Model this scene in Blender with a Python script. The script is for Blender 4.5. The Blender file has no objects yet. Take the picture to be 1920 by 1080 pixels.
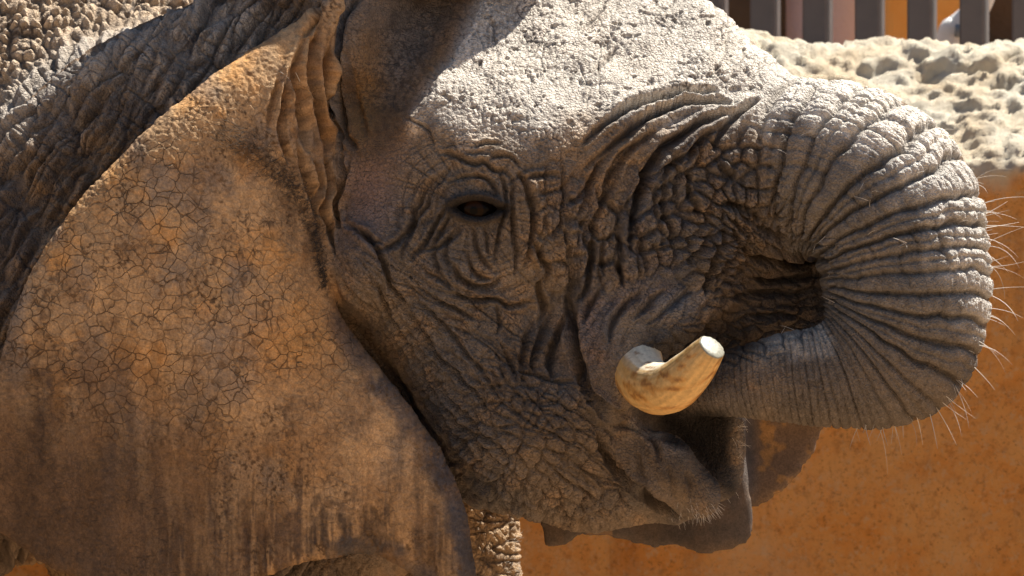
import bpy, math, time
import numpy as np
from mathutils import Vector
T0 = time.time()
rng = np.random.default_rng(7)
sc = bpy.context.scene
COL = sc.collection

# ------------------------------------------------------------------ camera, sky, sun, exposure
D = 8.0            # metres from the lens to the elephant's mid plane (y = 0)
ZC = 1.9           # height of the lens
PX = 1000.0        # photograph pixels per metre at y = 0
cam_d = bpy.data.cameras.new('camera')
cam = bpy.data.objects.new('camera', cam_d); COL.objects.link(cam)
cam.location = (0, -D, ZC); cam.rotation_euler = (math.radians(90), 0, 0)
cam_d.sensor_width = 36; cam_d.lens = 36 * D / 1.92
cam_d.clip_start = 0.1; cam_d.clip_end = 2000
cam_d.dof.use_dof = True; cam_d.dof.focus_distance = D - 0.28; cam_d.dof.aperture_fstop = 9
sc.camera = cam
SUN = np.array([0.42, 0.29, 0.86]); SUN /= np.linalg.norm(SUN)
w = bpy.data.worlds.new('World'); sc.world = w; w.use_nodes = True
nt = w.node_tree; bg = nt.nodes['Background']
sky = nt.nodes.new('ShaderNodeTexSky'); sky.sky_type = 'NISHITA'; sky.sun_disc = False
sky.sun_elevation = math.asin(SUN[2]); sky.sun_rotation = math.atan2(SUN[0], SUN[1])
nt.links.new(sky.outputs[0], bg.inputs[0]); bg.inputs[1].default_value = 0.05
sl = bpy.data.lights.new('sun', 'SUN'); sl.energy = 5.0; sl.angle = math.radians(0.5); sl.color = (1.0, 0.94, 0.84)
so = bpy.data.objects.new('sun', sl); COL.objects.link(so); so.location = (3, 2, 8)
so.rotation_euler = Vector(SUN).to_track_quat('Z', 'Y').to_euler()
sc.view_settings.view_transform = 'Standard'; sc.view_settings.look = 'None'
sc.view_settings.exposure = 1.15; sc.view_settings.gamma = 1.0
sc.cycles.max_bounces = 6; sc.cycles.diffuse_bounces = 4

def W(px, py, y=0.0):
    s = (D + y) / D
    return np.array([(px - 960) / PX * s, y, ZC + (540 - py) / PX * s])

# ------------------------------------------------------------------ noise
_P = rng.permutation(256).astype(np.int32); _P = np.concatenate([_P, _P, _P])
_R = rng.random(256).astype(np.float32)
def vn2(u, v, seed=0):
    u = np.asarray(u, np.float32) + np.float32(seed * 17.31); v = np.asarray(v, np.float32) + np.float32(seed * 9.17)
    i = np.floor(u).astype(np.int32); j = np.floor(v).astype(np.int32)
    f = (u - i).astype(np.float32); g = (v - j).astype(np.float32); f = f * f * (3 - 2 * f); g = g * g * (3 - 2 * g)
    h = lambda a, b: _R[_P[_P[a & 255] + (b & 255)]]
    return ((h(i, j) * (1 - f) + h(i + 1, j) * f) * (1 - g) + (h(i, j + 1) * (1 - f) + h(i + 1, j + 1) * f) * g) * 2 - 1
def fbm(u, v, o=4, seed=0, gain=0.5):
    r = 0; a = 1; t = 0
    for k in range(o):
        r = r + a * vn2(u * 2 ** k, v * 2 ** k, seed + k * 3); t += a; a *= gain
    return r / t
def vor(u, v, seed=0, jit=0.85):
    """2-D cells: distance to the border between cells, and a random number per cell."""
    u = np.asarray(u, np.float32); v = np.asarray(v, np.float32)
    i = np.floor(u).astype(np.int32); j = np.floor(v).astype(np.int32)
    f1 = np.full(np.shape(u), 9.0, np.float32); f2 = f1.copy(); idc = np.zeros(np.shape(u), np.float32)
    u = u - i; v = v - j
    for a in (-1, 0, 1):
        for b in (-1, 0, 1):
            h = _P[_P[(i + a + seed * 31) & 255] + ((j + b + seed * 7) & 255)]
            cx = np.float32(a + 0.5) + (_R[h] - np.float32(0.5)) * np.float32(jit); cy = np.float32(b + 0.5) + (_R[(h * 7 + 13) & 255] - np.float32(0.5)) * np.float32(jit)
            d = np.sqrt((u - cx) ** 2 + (v - cy) ** 2)
            m = d < f1
            f2 = np.where(m, f1, np.minimum(f2, d)); f1 = np.where(m, d, f1)
            idc = np.where(m, _R[(h * 3 + 5) & 255], idc)
    return f2 - f1, idc, f1
def sstep(a, b, x):
    t = np.clip((x - a) / (b - a), 0, 1); return t * t * (3 - 2 * t)
def spline(pts, n=8):
    """Catmull-Rom through the points (any dimension)."""
    p = np.asarray(pts, float)
    if len(p) < 3: return np.concatenate([p[0] + (p[-1] - p[0]) * t for t in np.linspace(0, 1, n + 1)[:, None]]).reshape(-1, p.shape[1])
    q = np.vstack([2 * p[0] - p[1], p, 2 * p[-1] - p[-2]])
    out = []
    for k in range(1, len(q) - 2):
        for t in np.arange(n) / n:
            a, b, c, d = q[k - 1:k + 3]
            out.append(0.5 * (2 * b + (c - a) * t + (2 * a - 5 * b + 4 * c - d) * t * t + (3 * b - a - 3 * c + d) * t ** 3))
    out.append(p[-1]); return np.array(out)
def closed_spline(pts, n=6):
    p = np.asarray(pts, float); m = len(p); out = []
    for k in range(m):
        a, b, c, d = p[k - 1], p[k], p[(k + 1) % m], p[(k + 2) % m]
        for t in np.arange(n) / n:
            out.append(0.5 * (2 * b + (c - a) * t + (2 * a - 5 * b + 4 * c - d) * t * t + (3 * b - a - 3 * c + d) * t ** 3))
    return np.array(out)
def poly_sd(poly, u, v):
    """signed distance to a closed polygon, negative inside"""
    shp = np.shape(u); u = np.ravel(u); v = np.ravel(v)
    d = np.full(u.shape, 1e9); ins = np.zeros(u.shape, bool)
    n = len(poly)
    for k in range(n):
        (ax, ay), (bx, by) = poly[k], poly[(k + 1) % n]
        ex, ey = bx - ax, by - ay; wx, wy = u - ax, v - ay
        t = np.clip((wx * ex + wy * ey) / (ex * ex + ey * ey + 1e-12), 0, 1)
        d = np.minimum(d, (wx - ex * t) ** 2 + (wy - ey * t) ** 2)
        c = ((ay > v) != (by > v))
        if abs(ey) > 1e-12: ins ^= c & (u < ax + ex * (v - ay) / ey)
    d = np.sqrt(d)
    return np.where(ins, -d, d).reshape(shp)

# ------------------------------------------------------------------ implicit shapes for the elephant
def smin(a, b, k):
    h = np.clip(0.5 + 0.5 * (b - a) / k, 0, 1)
    return b * (1 - h) + a * h - k * h * (1 - h)
class Prim:
    def __init__(s, f, lo, hi, k, sym=False): s.f, s.lo, s.hi, s.k, s.sym = f, np.array(lo, float), np.array(hi, float), k, sym
    def __call__(s, X, Y, Z): return s.f(X, -np.abs(Y) if s.sym else Y, Z)
def ell(px, py, y, rx, ry, rz, rot=0, k=0.05, sym=False):
    c = W(px, py, y); ca, sa = math.cos(math.radians(rot)), math.sin(math.radians(rot)); R = max(rx, rz)
    def f(X, Y, Z):
        dx, dy, dz = X - c[0], Y - c[1], Z - c[2]
        a = (dx * ca + dz * sa); b = (-dx * sa + dz * ca)
        k0 = np.sqrt((a / rx) ** 2 + (dy / ry) ** 2 + (b / rz) ** 2); k1 = np.sqrt((a / rx ** 2) ** 2 + (dy / ry ** 2) ** 2 + (b / rz ** 2) ** 2) + 1e-9
        return k0 * (k0 - 1) / k1
    lo = c - [R, ry, R]; hi = c + [R, ry, R]
    if sym: hi[1] = -lo[1]
    return Prim(f, lo, hi, k, sym)
def cone(a, b, k=0.05, sym=False, sy=1.0):
    """round cone, a = (px, py, y, r); sy > 1 flattens it in y"""
    A, B = W(*a[:3]), W(*b[:3]); ra, rb = a[3], b[3]; E = B - A; L = E @ E + 1e-9; R = max(ra, rb)
    def f(X, Y, Z):
        dx, dy, dz = X - A[0], Y - A[1], Z - A[2]
        t = np.clip((dx * E[0] + dy * E[1] + dz * E[2]) / L, 0, 1)
        return np.sqrt((dx - E[0] * t) ** 2 + ((dy - E[1] * t) * sy) ** 2 + (dz - E[2] * t) ** 2) - (ra + (rb - ra) * t)
    lo = np.minimum(A, B) - R; hi = np.maximum(A, B) + R
    if sym: hi[1] = -lo[1]
    return Prim(f, lo, hi, k, sym)
def chain(pts, k=0.05, n=10, sy=1.0):
    P = spline(pts, n); C = np.array([W(p[0], p[1], p[2]) for p in P]); Rr = P[:, 3]
    def f(X, Y, Z):
        d = None
        for c, r in zip(C, Rr):
            e = np.sqrt((X - c[0]) ** 2 + ((Y - c[1]) * sy) ** 2 + (Z - c[2]) ** 2) - r
            d = e if d is None else np.minimum(d, e)
        return d
    pr = Prim(f, (C - Rr[:, None]).min(0), (C + Rr[:, None]).max(0), k); pr.C = C; pr.R = Rr
    return pr
def sheet(outline, yc, th, k=0.03, nsp=5, y0=-0.5):
    """a thin curved sheet: outline in photograph pixels, yc(px, py) its depth in metres, th its half thickness"""
    s = (D + y0) / D
    poly = closed_spline(outline, nsp) if nsp else np.array(outline, float)
    P = poly
    us = (P[:, 0].min() - 60, P[:, 0].max() + 60); vs = (P[:, 1].min() - 60, P[:, 1].max() + 60)
    gu = np.arange(us[0], us[1] + 8, 8.0); gv = np.arange(vs[0], vs[1] + 8, 8.0)
    GU, GV = np.meshgrid(gu, gv, indexing='ij')
    SD = poly_sd(P, GU, GV) / PX * s
    YC = yc(GU, GV)
    gyu, gyv = np.gradient(YC, 8.0 / PX)
    SL = np.sqrt(1 + np.minimum(gyu ** 2 + gyv ** 2, 6.0))
    def samp(Tb, u, v):
        a = np.clip((u - gu[0]) / 8.0, 0, len(gu) - 1.001); b = np.clip((v - gv[0]) / 8.0, 0, len(gv) - 1.001)
        i = a.astype(int); j = b.astype(int); fa = a - i; fb = b - j
        return (Tb[i, j] * (1 - fa) + Tb[i + 1, j] * fa) * (1 - fb) + (Tb[i, j + 1] * (1 - fa) + Tb[i + 1, j + 1] * fa) * fb
    def g(X, Y, Z):
        X, Z = np.broadcast_arrays(X, Z)
        u = X / s * PX + 960; v = 540 - (Z - ZC) / s * PX
        d2 = samp(SD, u, v); yy = samp(YC, u, v); sl_ = samp(SL, u, v)
        t = th
        dy = (np.abs(Y - yy) / sl_ - t)
        r = th * 0.9
        a = np.maximum(d2 + r, 0); b = np.maximum(dy + r, 0)
        return np.sqrt(a * a + b * b) + np.minimum(np.maximum(d2, dy) + r, 0) - r
    lo = [(us[0] - 960) / PX * s, YC.min() - th, ZC + (540 - vs[1]) / PX * s]
    hi = [(us[1] - 960) / PX * s, YC.max() + th, ZC + (540 - vs[0]) / PX * s]
    return Prim(g, lo, hi, k)

TRUNK_PTS = [(1090, 440, .03, .222), (1200, 408, .03, .200), (1310, 362, .01, .172), (1420, 315, -.05, .146), (1515, 304, -.12, .150), (1598, 326, -.165, .160),
             (1666, 386, -.19, .162), (1694, 475, -.21, .155), (1702, 565, -.22, .149), (1686, 645, -.22, .140), (1632, 692, -.215, .108),
             (1560, 702, -.21, .096), (1480, 709, -.20, .081), (1400, 717, -.185, .066), (1330, 722, -.16, .056), (1270, 735, -.12, .048)]
trunk = chain(TRUNK_PTS, k=0.05, n=6)

EAR = [(640, -40), (590, -2), (500, 58), (400, 128), (300, 212), (200, 312), (120, 405), (62, 500), (24, 595), (3, 690), (-10, 800), (-16, 900),
       (-2, 985), (20, 1008), (75, 1045), (150, 1083), (250, 1118), (400, 1122), (490, 1086), (555, 1060), (620, 1051), (690, 1046), (735, 1062), (775, 1090),
       (830, 1120), (885, 1110), (888, 1050), (872, 960), (838, 872), (788, 795), (722, 708), (662, 632), (622, 566),
       (622, 470), (615, 360), (610, 200), (625, 60)]
def smooth_tab(xs_, ys_, sg=45):
    x = np.arange(-400, 1300, 5.0); y = np.interp(x, xs_, ys_); kx = np.arange(-3 * sg, 3 * sg + 5, 5.0); kk = np.exp(-(kx / sg) ** 2 / 2); kk /= kk.sum()
    y = np.convolve(np.pad(y, len(kk) // 2, mode='edge'), kk, 'valid'); return lambda u: np.interp(u, x, y)
ear_top = smooth_tab([-40, 0, 150, 300, 450, 530, 600, 650, 900], [-.475, -.47, -.45, -.42, -.358, -.32, -.277, -.245, -.22], 40)
ear_low = smooth_tab([-40, 0, 300, 500, 632, 760, 900], [-.475, -.47, -.44, -.41, -.375, -.375, -.36])
def ear_y(u, v):
    # the depth of the ear's mid surface: hinge at u = 620, flaring towards the viewer away from it
    y = ear_top(u)
    low = sstep(330, 820, v)
    y = y * (1 - low) + low * ear_low(u)
    y = y - 0.020 * np.exp(-((u - 420) / 190) ** 2 - ((v - 560) / 260) ** 2)       # shallow swell of the blade
    y = y + 0.045 * np.exp(-((u - 330) / 120) ** 2 - ((v - 850) / 230) ** 2)
    # rolled upper margin and front margin
    e = poly_sd(closed_spline(EAR, 5), u, v)
    top = sstep(760, 420, v) * sstep(640, 560, u)
    y = y + 0.07 * np.exp(np.minimum(e, 0) / 42.0) * top
    fr = sstep(560, 640, u) * sstep(520, 640, v)
    y = y + 0.055 * np.exp(np.minimum(e, 0) / 30.0) * fr
    # vertical ripples towards the lower edge
    rip = sstep(600, 1050, v)
    y = y + rip * (0.013 * np.sin(u / 17.0 + v / 210.0) * sstep(0, .4, vn2(u / 90., v / 400., 3) + .5) + 0.016 * np.sin(u / 38.0 + 1.0) + 0.02 * vn2(u / 70.0, v / 600.0, 5))
    return y
ear = sheet(EAR, ear_y, 0.016, k=0.02, y0=-0.42)

FAR_A = [(1040, 900), (1058, 984), (1085, 998), (1120, 1005), (1150, 1010), (1190, 1021), (1225, 1028), (1272, 1026), (1300, 1037), (1345, 1036),
         (1390, 1024), (1410, 1006), (1413, 965), (1404, 905), (1390, 855), (1384, 800), (1330, 740), (1200, 780)]
FAR_B = [(1330, 760), (1440, 770), (1545, 785), (1542, 815), (1528, 852), (1490, 900), (1445, 938), (1412, 952), (1370, 930), (1340, 850)]
FAR_C = [(1010, 960), (1017, 1000), (1019, 1028), (1045, 1027), (1076, 1016), (1080, 990), (1060, 960)]
far_a = sheet(FAR_A, lambda u, v: 0.30 + 0.02 * np.sin(u / 45.0) + 0.0 * v, 0.011, k=0.02, y0=0.30)
far_b = sheet(FAR_B, lambda u, v: 0.42 + 0.02 * np.sin(v / 40.0) - 0.10 * sstep(1420, 1330, u), 0.011, k=0.02, y0=0.42)
far_c = sheet(FAR_C, lambda u, v: 0.27 + 0.0 * u, 0.010, k=0.02, y0=0.27)

head_prims = [
    ell(940, 330, 0, .44, .345, .43, k=.06),                            # cranium
    ell(930, 60, 0, .36, .25, .30, k=.12),                              # crown of the head
    cone((1000, 105, 0, .295), (1300, 330, 0, .262), k=.08),            # forehead slope down to the trunk
    ell(900, 400, -.13, .23, .235, .23, k=.07, sym=True),               # eye and cheek bone
    ell(700, 478, -.16, .085, .20, .135, rot=-30, k=.06, sym=True),       # jaw joint
    cone((850, 555, -.12, .150), (990, 765, -.09, .180), k=.06, sym=True, sy=.68),    # masseter
    cone((985, 775, -.085, .20), (1110, 850, -.05, .14), k=.05, sym=True),   # lower jaw
    cone((1110, 860, -.04, .128), (1260, 918, -.02, .066), k=.05, sym=True), # chin
    cone((1060, 560, -.10, .19), (1080, 700, -.08, .16), k=.06, sym=True),   # cheek above the mouth
    cone((1165, 822, -.185, .045), (1240, 872, -.175, .056), k=.022, sym=True),   # lower lip, from the mouth corner
    cone((1240, 872, -.175, .056), (1305, 925, -.12, .048), k=.025, sym=True),
    cone((1366, 792, -.055, .028), (1366, 838, -.05, .030), k=.025),              # sunlit edge of the lip
    cone((1334, 812, -.01, .060), (1337, 885, -.02, .058), k=.03, sym=True),      # front of the lower lip
]
sheath_prims = [
    cone((1185, 470, -.14, .155), (1135, 655, -.245, .083), k=.045, sym=True),
    cone((1135, 655, -.245, .080), (1150, 725, -.26, .052), k=.03, sym=True),
    cone((1190, 470, -.13, .165), (1318, 488, -.13, .085), k=.05, sym=True),
    cone((1148, 676, -.27, .052), (1240, 612, -.25, .050), k=.03, sym=True), cone((1240, 612, -.25, .050), (1338, 552, -.18, .036), k=.03, sym=True),
    cone((1300, 500, .02, .150), (1400, 520, .03, .125), k=.03), cone((1400, 520, .03, .125), (1520, 550, .05, .110), k=.03), cone((1520, 545, .03, .08), (1585, 550, .0, .08), k=.03), ell(1240, 760, .06, .14, .14, .10, k=.04),
    ell(1330, 600, .02, .17, .16, .09, rot=10, k=.05),                   # roof of the mouth under the trunk base
]
neck_prims = [
    cone((590, 265, -.03, .34), (378, 412, -.08, .362), k=.08, sy=2.6), cone((378, 412, -.08, .362), (100, 606, -.04, .36), k=.08, sy=2.6), ell(420, 420, .25, .5, .32, .40, k=.1),
    cone((100, 606, .10, .36), (-300, 760, .45, .45), k=.12), ell(560, 820, .12, .30, .27, .36, k=.10),
]
def well(x, y, z, rx, ry, rz, k=.1):
    s = (D + y) / D
    return ell(x / s * PX + 960, 540 - (z - ZC) / s * PX, y, rx, ry, rz, k=k)
def wcone(a, b, ra, rb, k=.1):
    q = lambda p, r: (p[0] / ((D + p[1]) / D) * PX + 960, 540 - (p[2] - ZC) / ((D + p[1]) / D) * PX, p[1], r)
    return cone(q(a, ra), q(b, rb), k=k)
body_prims = [
    well(-1.95, .82, 2.02, 1.62, .72, .72, k=.12), well(-1.0, .78, 2.0, .75, .62, .66, k=.15),
    wcone((-.20, .48, 1.75), (-.115, .50, .95), .20, .150), wcone((-.115, .50, .95), (-.12, .48, .10), .150, .16), wcone((-.13, .48, .10), (-.13, .46, .04), .17, .18, k=.04),
    wcone((-.74, 1.0, 1.75), (-.81, 1.05, .95), .24, .165), wcone((-.81, 1.05, .95), (-.83, 1.05, .10), .155, .165), wcone((-.83, 1.05, .10), (-.83, 1.03, .04), .17, .18, k=.04),
    wcone((-3.0, .35, 1.7), (-2.9, .33, .9), .34, .19), wcone((-2.9, .33, .9), (-3.0, .33, .10), .17, .165), wcone((-3.0, .33, .10), (-2.99, .31, .04), .17, .18, k=.04),
    wcone((-2.8, .95, 1.7), (-2.6, .93, .9), .34, .19), wcone((-2.6, .93, .9), (-2.65, .93, .10), .17, .165), wcone((-2.65, .93, .10), (-2.64, .91, .04), .17, .18, k=.04),
    wcone((-3.45, .62, 2.25), (-3.68, .62, 1.3), .05, .03),
]
groups = [('body', body_prims), ('neck', neck_prims), ('head', head_prims), ('trunk', [trunk]), ('sheath', sheath_prims), ('ear', [ear]), ('far', [far_a, far_b, far_c])]

def axis(segs):
    out = [segs[0][0]]
    for a, b, h0, h1 in segs:
        x = out[-1]
        while x < b - 1e-6:
            t = np.clip((x - a) / (b - a), 0, 1); x += h0 + (h1 - h0) * t; out.append(x)
    return np.array(out)
FINE = 0.0095
gx = axis([(-3.85, -1.1, .06, .035), (-1.1, -1.0, .03, FINE), (-1.0, 0.95, FINE, FINE)])
gy = axis([(-.72, 0.06, FINE, FINE), (.06, .5, FINE, .016), (.5, 1.6, .02, .05)])
gz = axis([(-.20, 1.25, .045, .03), (1.25, 1.33, .02, FINE), (1.33, 2.47, FINE, FINE), (2.47, 2.95, .012, .03)])
F = np.full((len(gx), len(gy), len(gz)), 1.0, np.float32)
BROW = W(900, 212, -.345); BN = np.array([.10, -.67, .735]); BN /= np.linalg.norm(BN)     # the forehead slopes back above the brow
def put(Fd, p, k, ext=None):
    mrg = k * 1.2 + 0.06
    i0, i1 = np.searchsorted(gx, [p.lo[0] - mrg, p.hi[0] + mrg]); j0, j1 = np.searchsorted(gy, [p.lo[1] - mrg, p.hi[1] + mrg]); k0, k1 = np.searchsorted(gz, [p.lo[2] - mrg, p.hi[2] + mrg])
    if min(i1 - i0, j1 - j0, k1 - k0) < 1: return
    v = p(gx[i0:i1, None, None].astype(np.float32), gy[None, j0:j1, None].astype(np.float32), gz[None, None, k0:k1].astype(np.float32))
    Fd[i0:i1, j0:j1, k0:k1] = smin(Fd[i0:i1, j0:j1, k0:k1], v.astype(np.float32), k)
for gname, prims in groups:
    if gname == 'head':
        H = np.full_like(F, 1.0)
        for p in prims: put(H, p, p.k)
        ay = gy[None, :, None] * np.where(gy < 0, 1, -1)[None, :, None]
        pl = (gx[:, None, None] - BROW[0]) * BN[0] + (ay - BROW[1]) * BN[1] + (gz[None, None, :] - BROW[2]) * BN[2]
        H = -smin(-H, -pl.astype(np.float32), .05)
        F = smin(F, H, .06); del H, pl
        put(F, cone((885, -205, 0, .205), (600, -190, .06, .25), k=.1), .07)      # crown above the frame, it shades the temple
    else:
        for p in prims: put(F, p, p.k)
print('field', F.shape, round(time.time() - T0, 1))

def surface_nets(F, gx, gy, gz):
    nx, ny, nz = F.shape
    S = F < 0
    cnt = np.zeros((nx - 1, ny - 1, nz - 1), np.uint8)
    for a in (0, 1):
        for b in (0, 1):
            for c in (0, 1):
                cnt += S[a:nx - 1 + a, b:ny - 1 + b, c:nz - 1 + c]
    act = (cnt > 0) & (cnt < 8)
    I, J, K = np.nonzero(act)
    idx = np.full(act.shape, -1, np.int64); idx[I, J, K] = np.arange(len(I))
    acc = np.zeros((len(I), 3)); num = np.zeros(len(I))
    G = (gx, gy, gz)
    corners = [(0, 0, 0), (1, 0, 0), (0, 1, 0), (1, 1, 0), (0, 0, 1), (1, 0, 1), (0, 1, 1), (1, 1, 1)]
    for ca in corners:
        for ax in range(3):
            if ca[ax]: continue
            cb = list(ca); cb[ax] = 1
            fa = F[I + ca[0], J + ca[1], K + ca[2]].astype(float); fb = F[I + cb[0], J + cb[1], K + cb[2]].astype(float)
            m = (fa < 0) != (fb < 0)
            t = np.where(m, fa / np.where(m, fa - fb, 1), 0)
            P = np.stack([gx[I + ca[0]], gy[J + ca[1]], gz[K + ca[2]]], 1); Q = np.stack([gx[I + cb[0]], gy[J + cb[1]], gz[K + cb[2]]], 1)
            acc += np.where(m[:, None], P + (Q - P) * t[:, None], 0); num += m
    V = acc / num[:, None]
    quads = []
    # x edges
    a = S[:-1, 1:-1, 1:-1] != S[1:, 1:-1, 1:-1]; i, j, k = np.nonzero(a); j += 1; k += 1
    q = np.stack([idx[i, j - 1, k - 1], idx[i, j, k - 1], idx[i, j, k], idx[i, j - 1, k]], 1); fl = S[i, j, k]; quads.append(np.where(fl[:, None], q, q[:, ::-1]))
    a = S[1:-1, :-1, 1:-1] != S[1:-1, 1:, 1:-1]; i, j, k = np.nonzero(a); i += 1; k += 1
    q = np.stack([idx[i - 1, j, k - 1], idx[i - 1, j, k], idx[i, j, k], idx[i, j, k - 1]], 1); fl = S[i, j, k]; quads.append(np.where(fl[:, None], q, q[:, ::-1]))
    a = S[1:-1, 1:-1, :-1] != S[1:-1, 1:-1, 1:]; i, j, k = np.nonzero(a); i += 1; j += 1
    q = np.stack([idx[i - 1, j - 1, k], idx[i, j - 1, k], idx[i, j, k], idx[i - 1, j, k]], 1); fl = S[i, j, k]; quads.append(np.where(fl[:, None], q, q[:, ::-1]))
    return V, np.concatenate(quads)
V, Q = surface_nets(F, gx, gy, gz)
del F
def edges_of(Q):
    E = np.concatenate([Q[:, [0, 1]], Q[:, [1, 2]], Q[:, [2, 3]], Q[:, [3, 0]]]); return E
def smooth(V, E, it, lam=0.5, mask=None):
    n = len(V); i, j = E[:, 0], E[:, 1]
    deg = np.bincount(i, minlength=n) + np.bincount(j, minlength=n)
    for _ in range(it):
        A = np.stack([np.bincount(i, V[j, c], n) + np.bincount(j, V[i, c], n) for c in range(3)], 1) / np.maximum(deg, 1)[:, None]
        l = lam if mask is None else lam * mask[:, None]
        V = V + (A - V) * l
    return V
def normals(V, Q):
    d1 = V[Q[:, 2]] - V[Q[:, 0]]; d2 = V[Q[:, 3]] - V[Q[:, 1]]; fn = np.cross(d1, d2)
    N = np.zeros_like(V)
    for c in range(3):
        N[:, c] = sum(np.bincount(Q[:, k], fn[:, c], len(V)) for k in range(4))
    return N / (np.linalg.norm(N, axis=1, keepdims=True) + 1e-12), fn
def to_px(V):
    s = D / (D + V[:, 1]); return V[:, 0] * s * PX + 960, 540 - (V[:, 2] - ZC) * s * PX
V = smooth(V, edges_of(Q), 2, 0.4)
N, fn = normals(V, Q)
c = V[Q].mean(1); u, v = to_px(c); fu = fn / (np.linalg.norm(fn, axis=1, keepdims=True) + 1e-12)
sel = (u > -50) & (u < 1970) & (v > -50) & (v < 1130) & (fu[:, 1] < 0.22)
iu = np.clip(((u + 80) / 10).astype(int), 0, 219); iv = np.clip(((v + 80) / 10).astype(int), 0, 129)
zb = np.full((220, 130), 9.0); np.minimum.at(zb, (iu[sel], iv[sel]), c[sel][:, 1])
zd = zb.copy()
for a in (-2, 0, 2):
    for b in (-2, 0, 2): zd = np.maximum(zd, np.roll(np.roll(np.where(zb > 8, -9, zb), a, 0), b, 1))
sel &= c[:, 1] < zd[iu, iv] + 0.05        # only what is not well hidden behind nearer skin gets the fine mesh
# ---- split the quads that the lens can see 4 x 4, keep the others; neighbours become n-gons so nothing cracks
E = np.sort(edges_of(Q), 1); Eu, inv = np.unique(E[:, 0] * np.int64(len(V)) + E[:, 1], return_inverse=True); nE = len(Eu)
nQ = len(Q); qe = inv.reshape(4, nQ).T
flag = np.zeros(nE, bool); flag[qe[sel].ravel()] = True
ne = np.full(nE, -1, np.int64); ne[flag] = np.arange(flag.sum())
ea, eb = Eu // len(V), Eu % len(V)
n0 = len(V); fe = np.nonzero(flag)[0]
EP = np.stack([V[ea[fe]] + (V[eb[fe]] - V[ea[fe]]) * t for t in (.25, .5, .75)], 1).reshape(-1, 3)
n1 = n0 + len(EP)
sq = Q[sel]; se = qe[sel]; m = len(sq)
tab = np.zeros((m, 5, 5), np.int64)
tab[:, 0, 0], tab[:, 4, 0], tab[:, 4, 4], tab[:, 0, 4] = sq.T
def epts(col, a, b):
    e = se[:, col]; base = n0 + ne[e] * 3; fwd = (ea[e] == sq[:, a])
    return [np.where(fwd, base + k, base + 2 - k) for k in range(3)]
for k, x in enumerate(epts(0, 0, 1)): tab[:, k + 1, 0] = x
for k, x in enumerate(epts(1, 1, 2)): tab[:, 4, k + 1] = x
for k, x in enumerate(epts(2, 2, 3)): tab[:, 3 - k, 4] = x
for k, x in enumerate(epts(3, 3, 0)): tab[:, 0, 3 - k] = x
IP = []
for a in (1, 2, 3):
    for b in (1, 2, 3):
        s_, t_ = a / 4, b / 4
        IP.append(V[sq[:, 0]] * (1 - s_) * (1 - t_) + V[sq[:, 1]] * s_ * (1 - t_) + V[sq[:, 2]] * s_ * t_ + V[sq[:, 3]] * (1 - s_) * t_)
        tab[:, a, b] = n1 + np.arange(m) * 9 + (a - 1) * 3 + (b - 1)
V = np.vstack([V, EP, np.stack(IP, 1).reshape(-1, 3)])
FQ = np.concatenate([np.stack([tab[:, a, b], tab[:, a + 1, b], tab[:, a + 1, b + 1], tab[:, a, b + 1]], 1) for a in range(4) for b in range(4)])
rest = ~sel; rq = Q[rest]; re_ = qe[rest]; hasf = flag[re_].any(1)
CQ = rq[~hasf]; ngons = []
for qv, ev in zip(rq[hasf], re_[hasf]):
    l = []
    for k in range(4):
        l.append(int(qv[k])); e = ev[k]
        if flag[e]:
            b = n0 + int(ne[e]) * 3; l += [b, b + 1, b + 2] if ea[e] == qv[k] else [b + 2, b + 1, b]
    ngons.append(l)
fine = np.zeros(len(V)); fine[FQ.ravel()] = 1
for g in ngons: fine[g] = 0
AQ = np.concatenate([FQ, CQ])
V = smooth(V, edges_of(FQ), 10, 0.5, fine)
N, _ = normals(V, AQ)
N0 = smooth(N, edges_of(FQ), 6, .5); N0 /= np.linalg.norm(N0, axis=1, keepdims=True) + 1e-12
print('mesh', len(V), len(AQ), round(time.time() - T0, 1))

# ------------------------------------------------------------------ which piece each vertex belongs to
fv = np.nonzero(fine > 0)[0]
P = V[fv]; Nn = N0[fv]; U, Vv = to_px(P); U = U.astype(np.float32); Vv = Vv.astype(np.float32)
def gmin(prims):
    r = np.full(len(P), 9.0)
    for p in prims: r = np.minimum(r, p(P[:, 0], P[:, 1], P[:, 2]))
    return r
G = {n: gmin(pr) for n, pr in groups}
names = [n for n, _ in groups]; GM = np.stack([G[n] for n in names], 1)
soft = np.exp(-GM / 0.012); soft /= soft.sum(1, keepdims=True)
Wt = {n: soft[:, i] for i, n in enumerate(names)}
is_ear = Wt['ear']; is_far = Wt['far']; not_ear = (1 - is_ear) * (1 - is_far)
front = np.clip((0.25 - Nn[:, 1]) / 0.5, 0, 1)
def M(poly, f=25, sm=4):
    return sstep(f, -f, poly_sd(closed_spline(poly, sm), U, Vv))
disp = np.zeros(len(P)); groove = np.zeros(len(P))
wu = U + 4 * vn2(U / 30, Vv / 30, 1) + 1.3 * vn2(U / 9, Vv / 9, 2); wv = Vv + 4 * vn2(U / 30, Vv / 30, 4) + 1.3 * vn2(U / 9, Vv / 9, 5)
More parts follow.
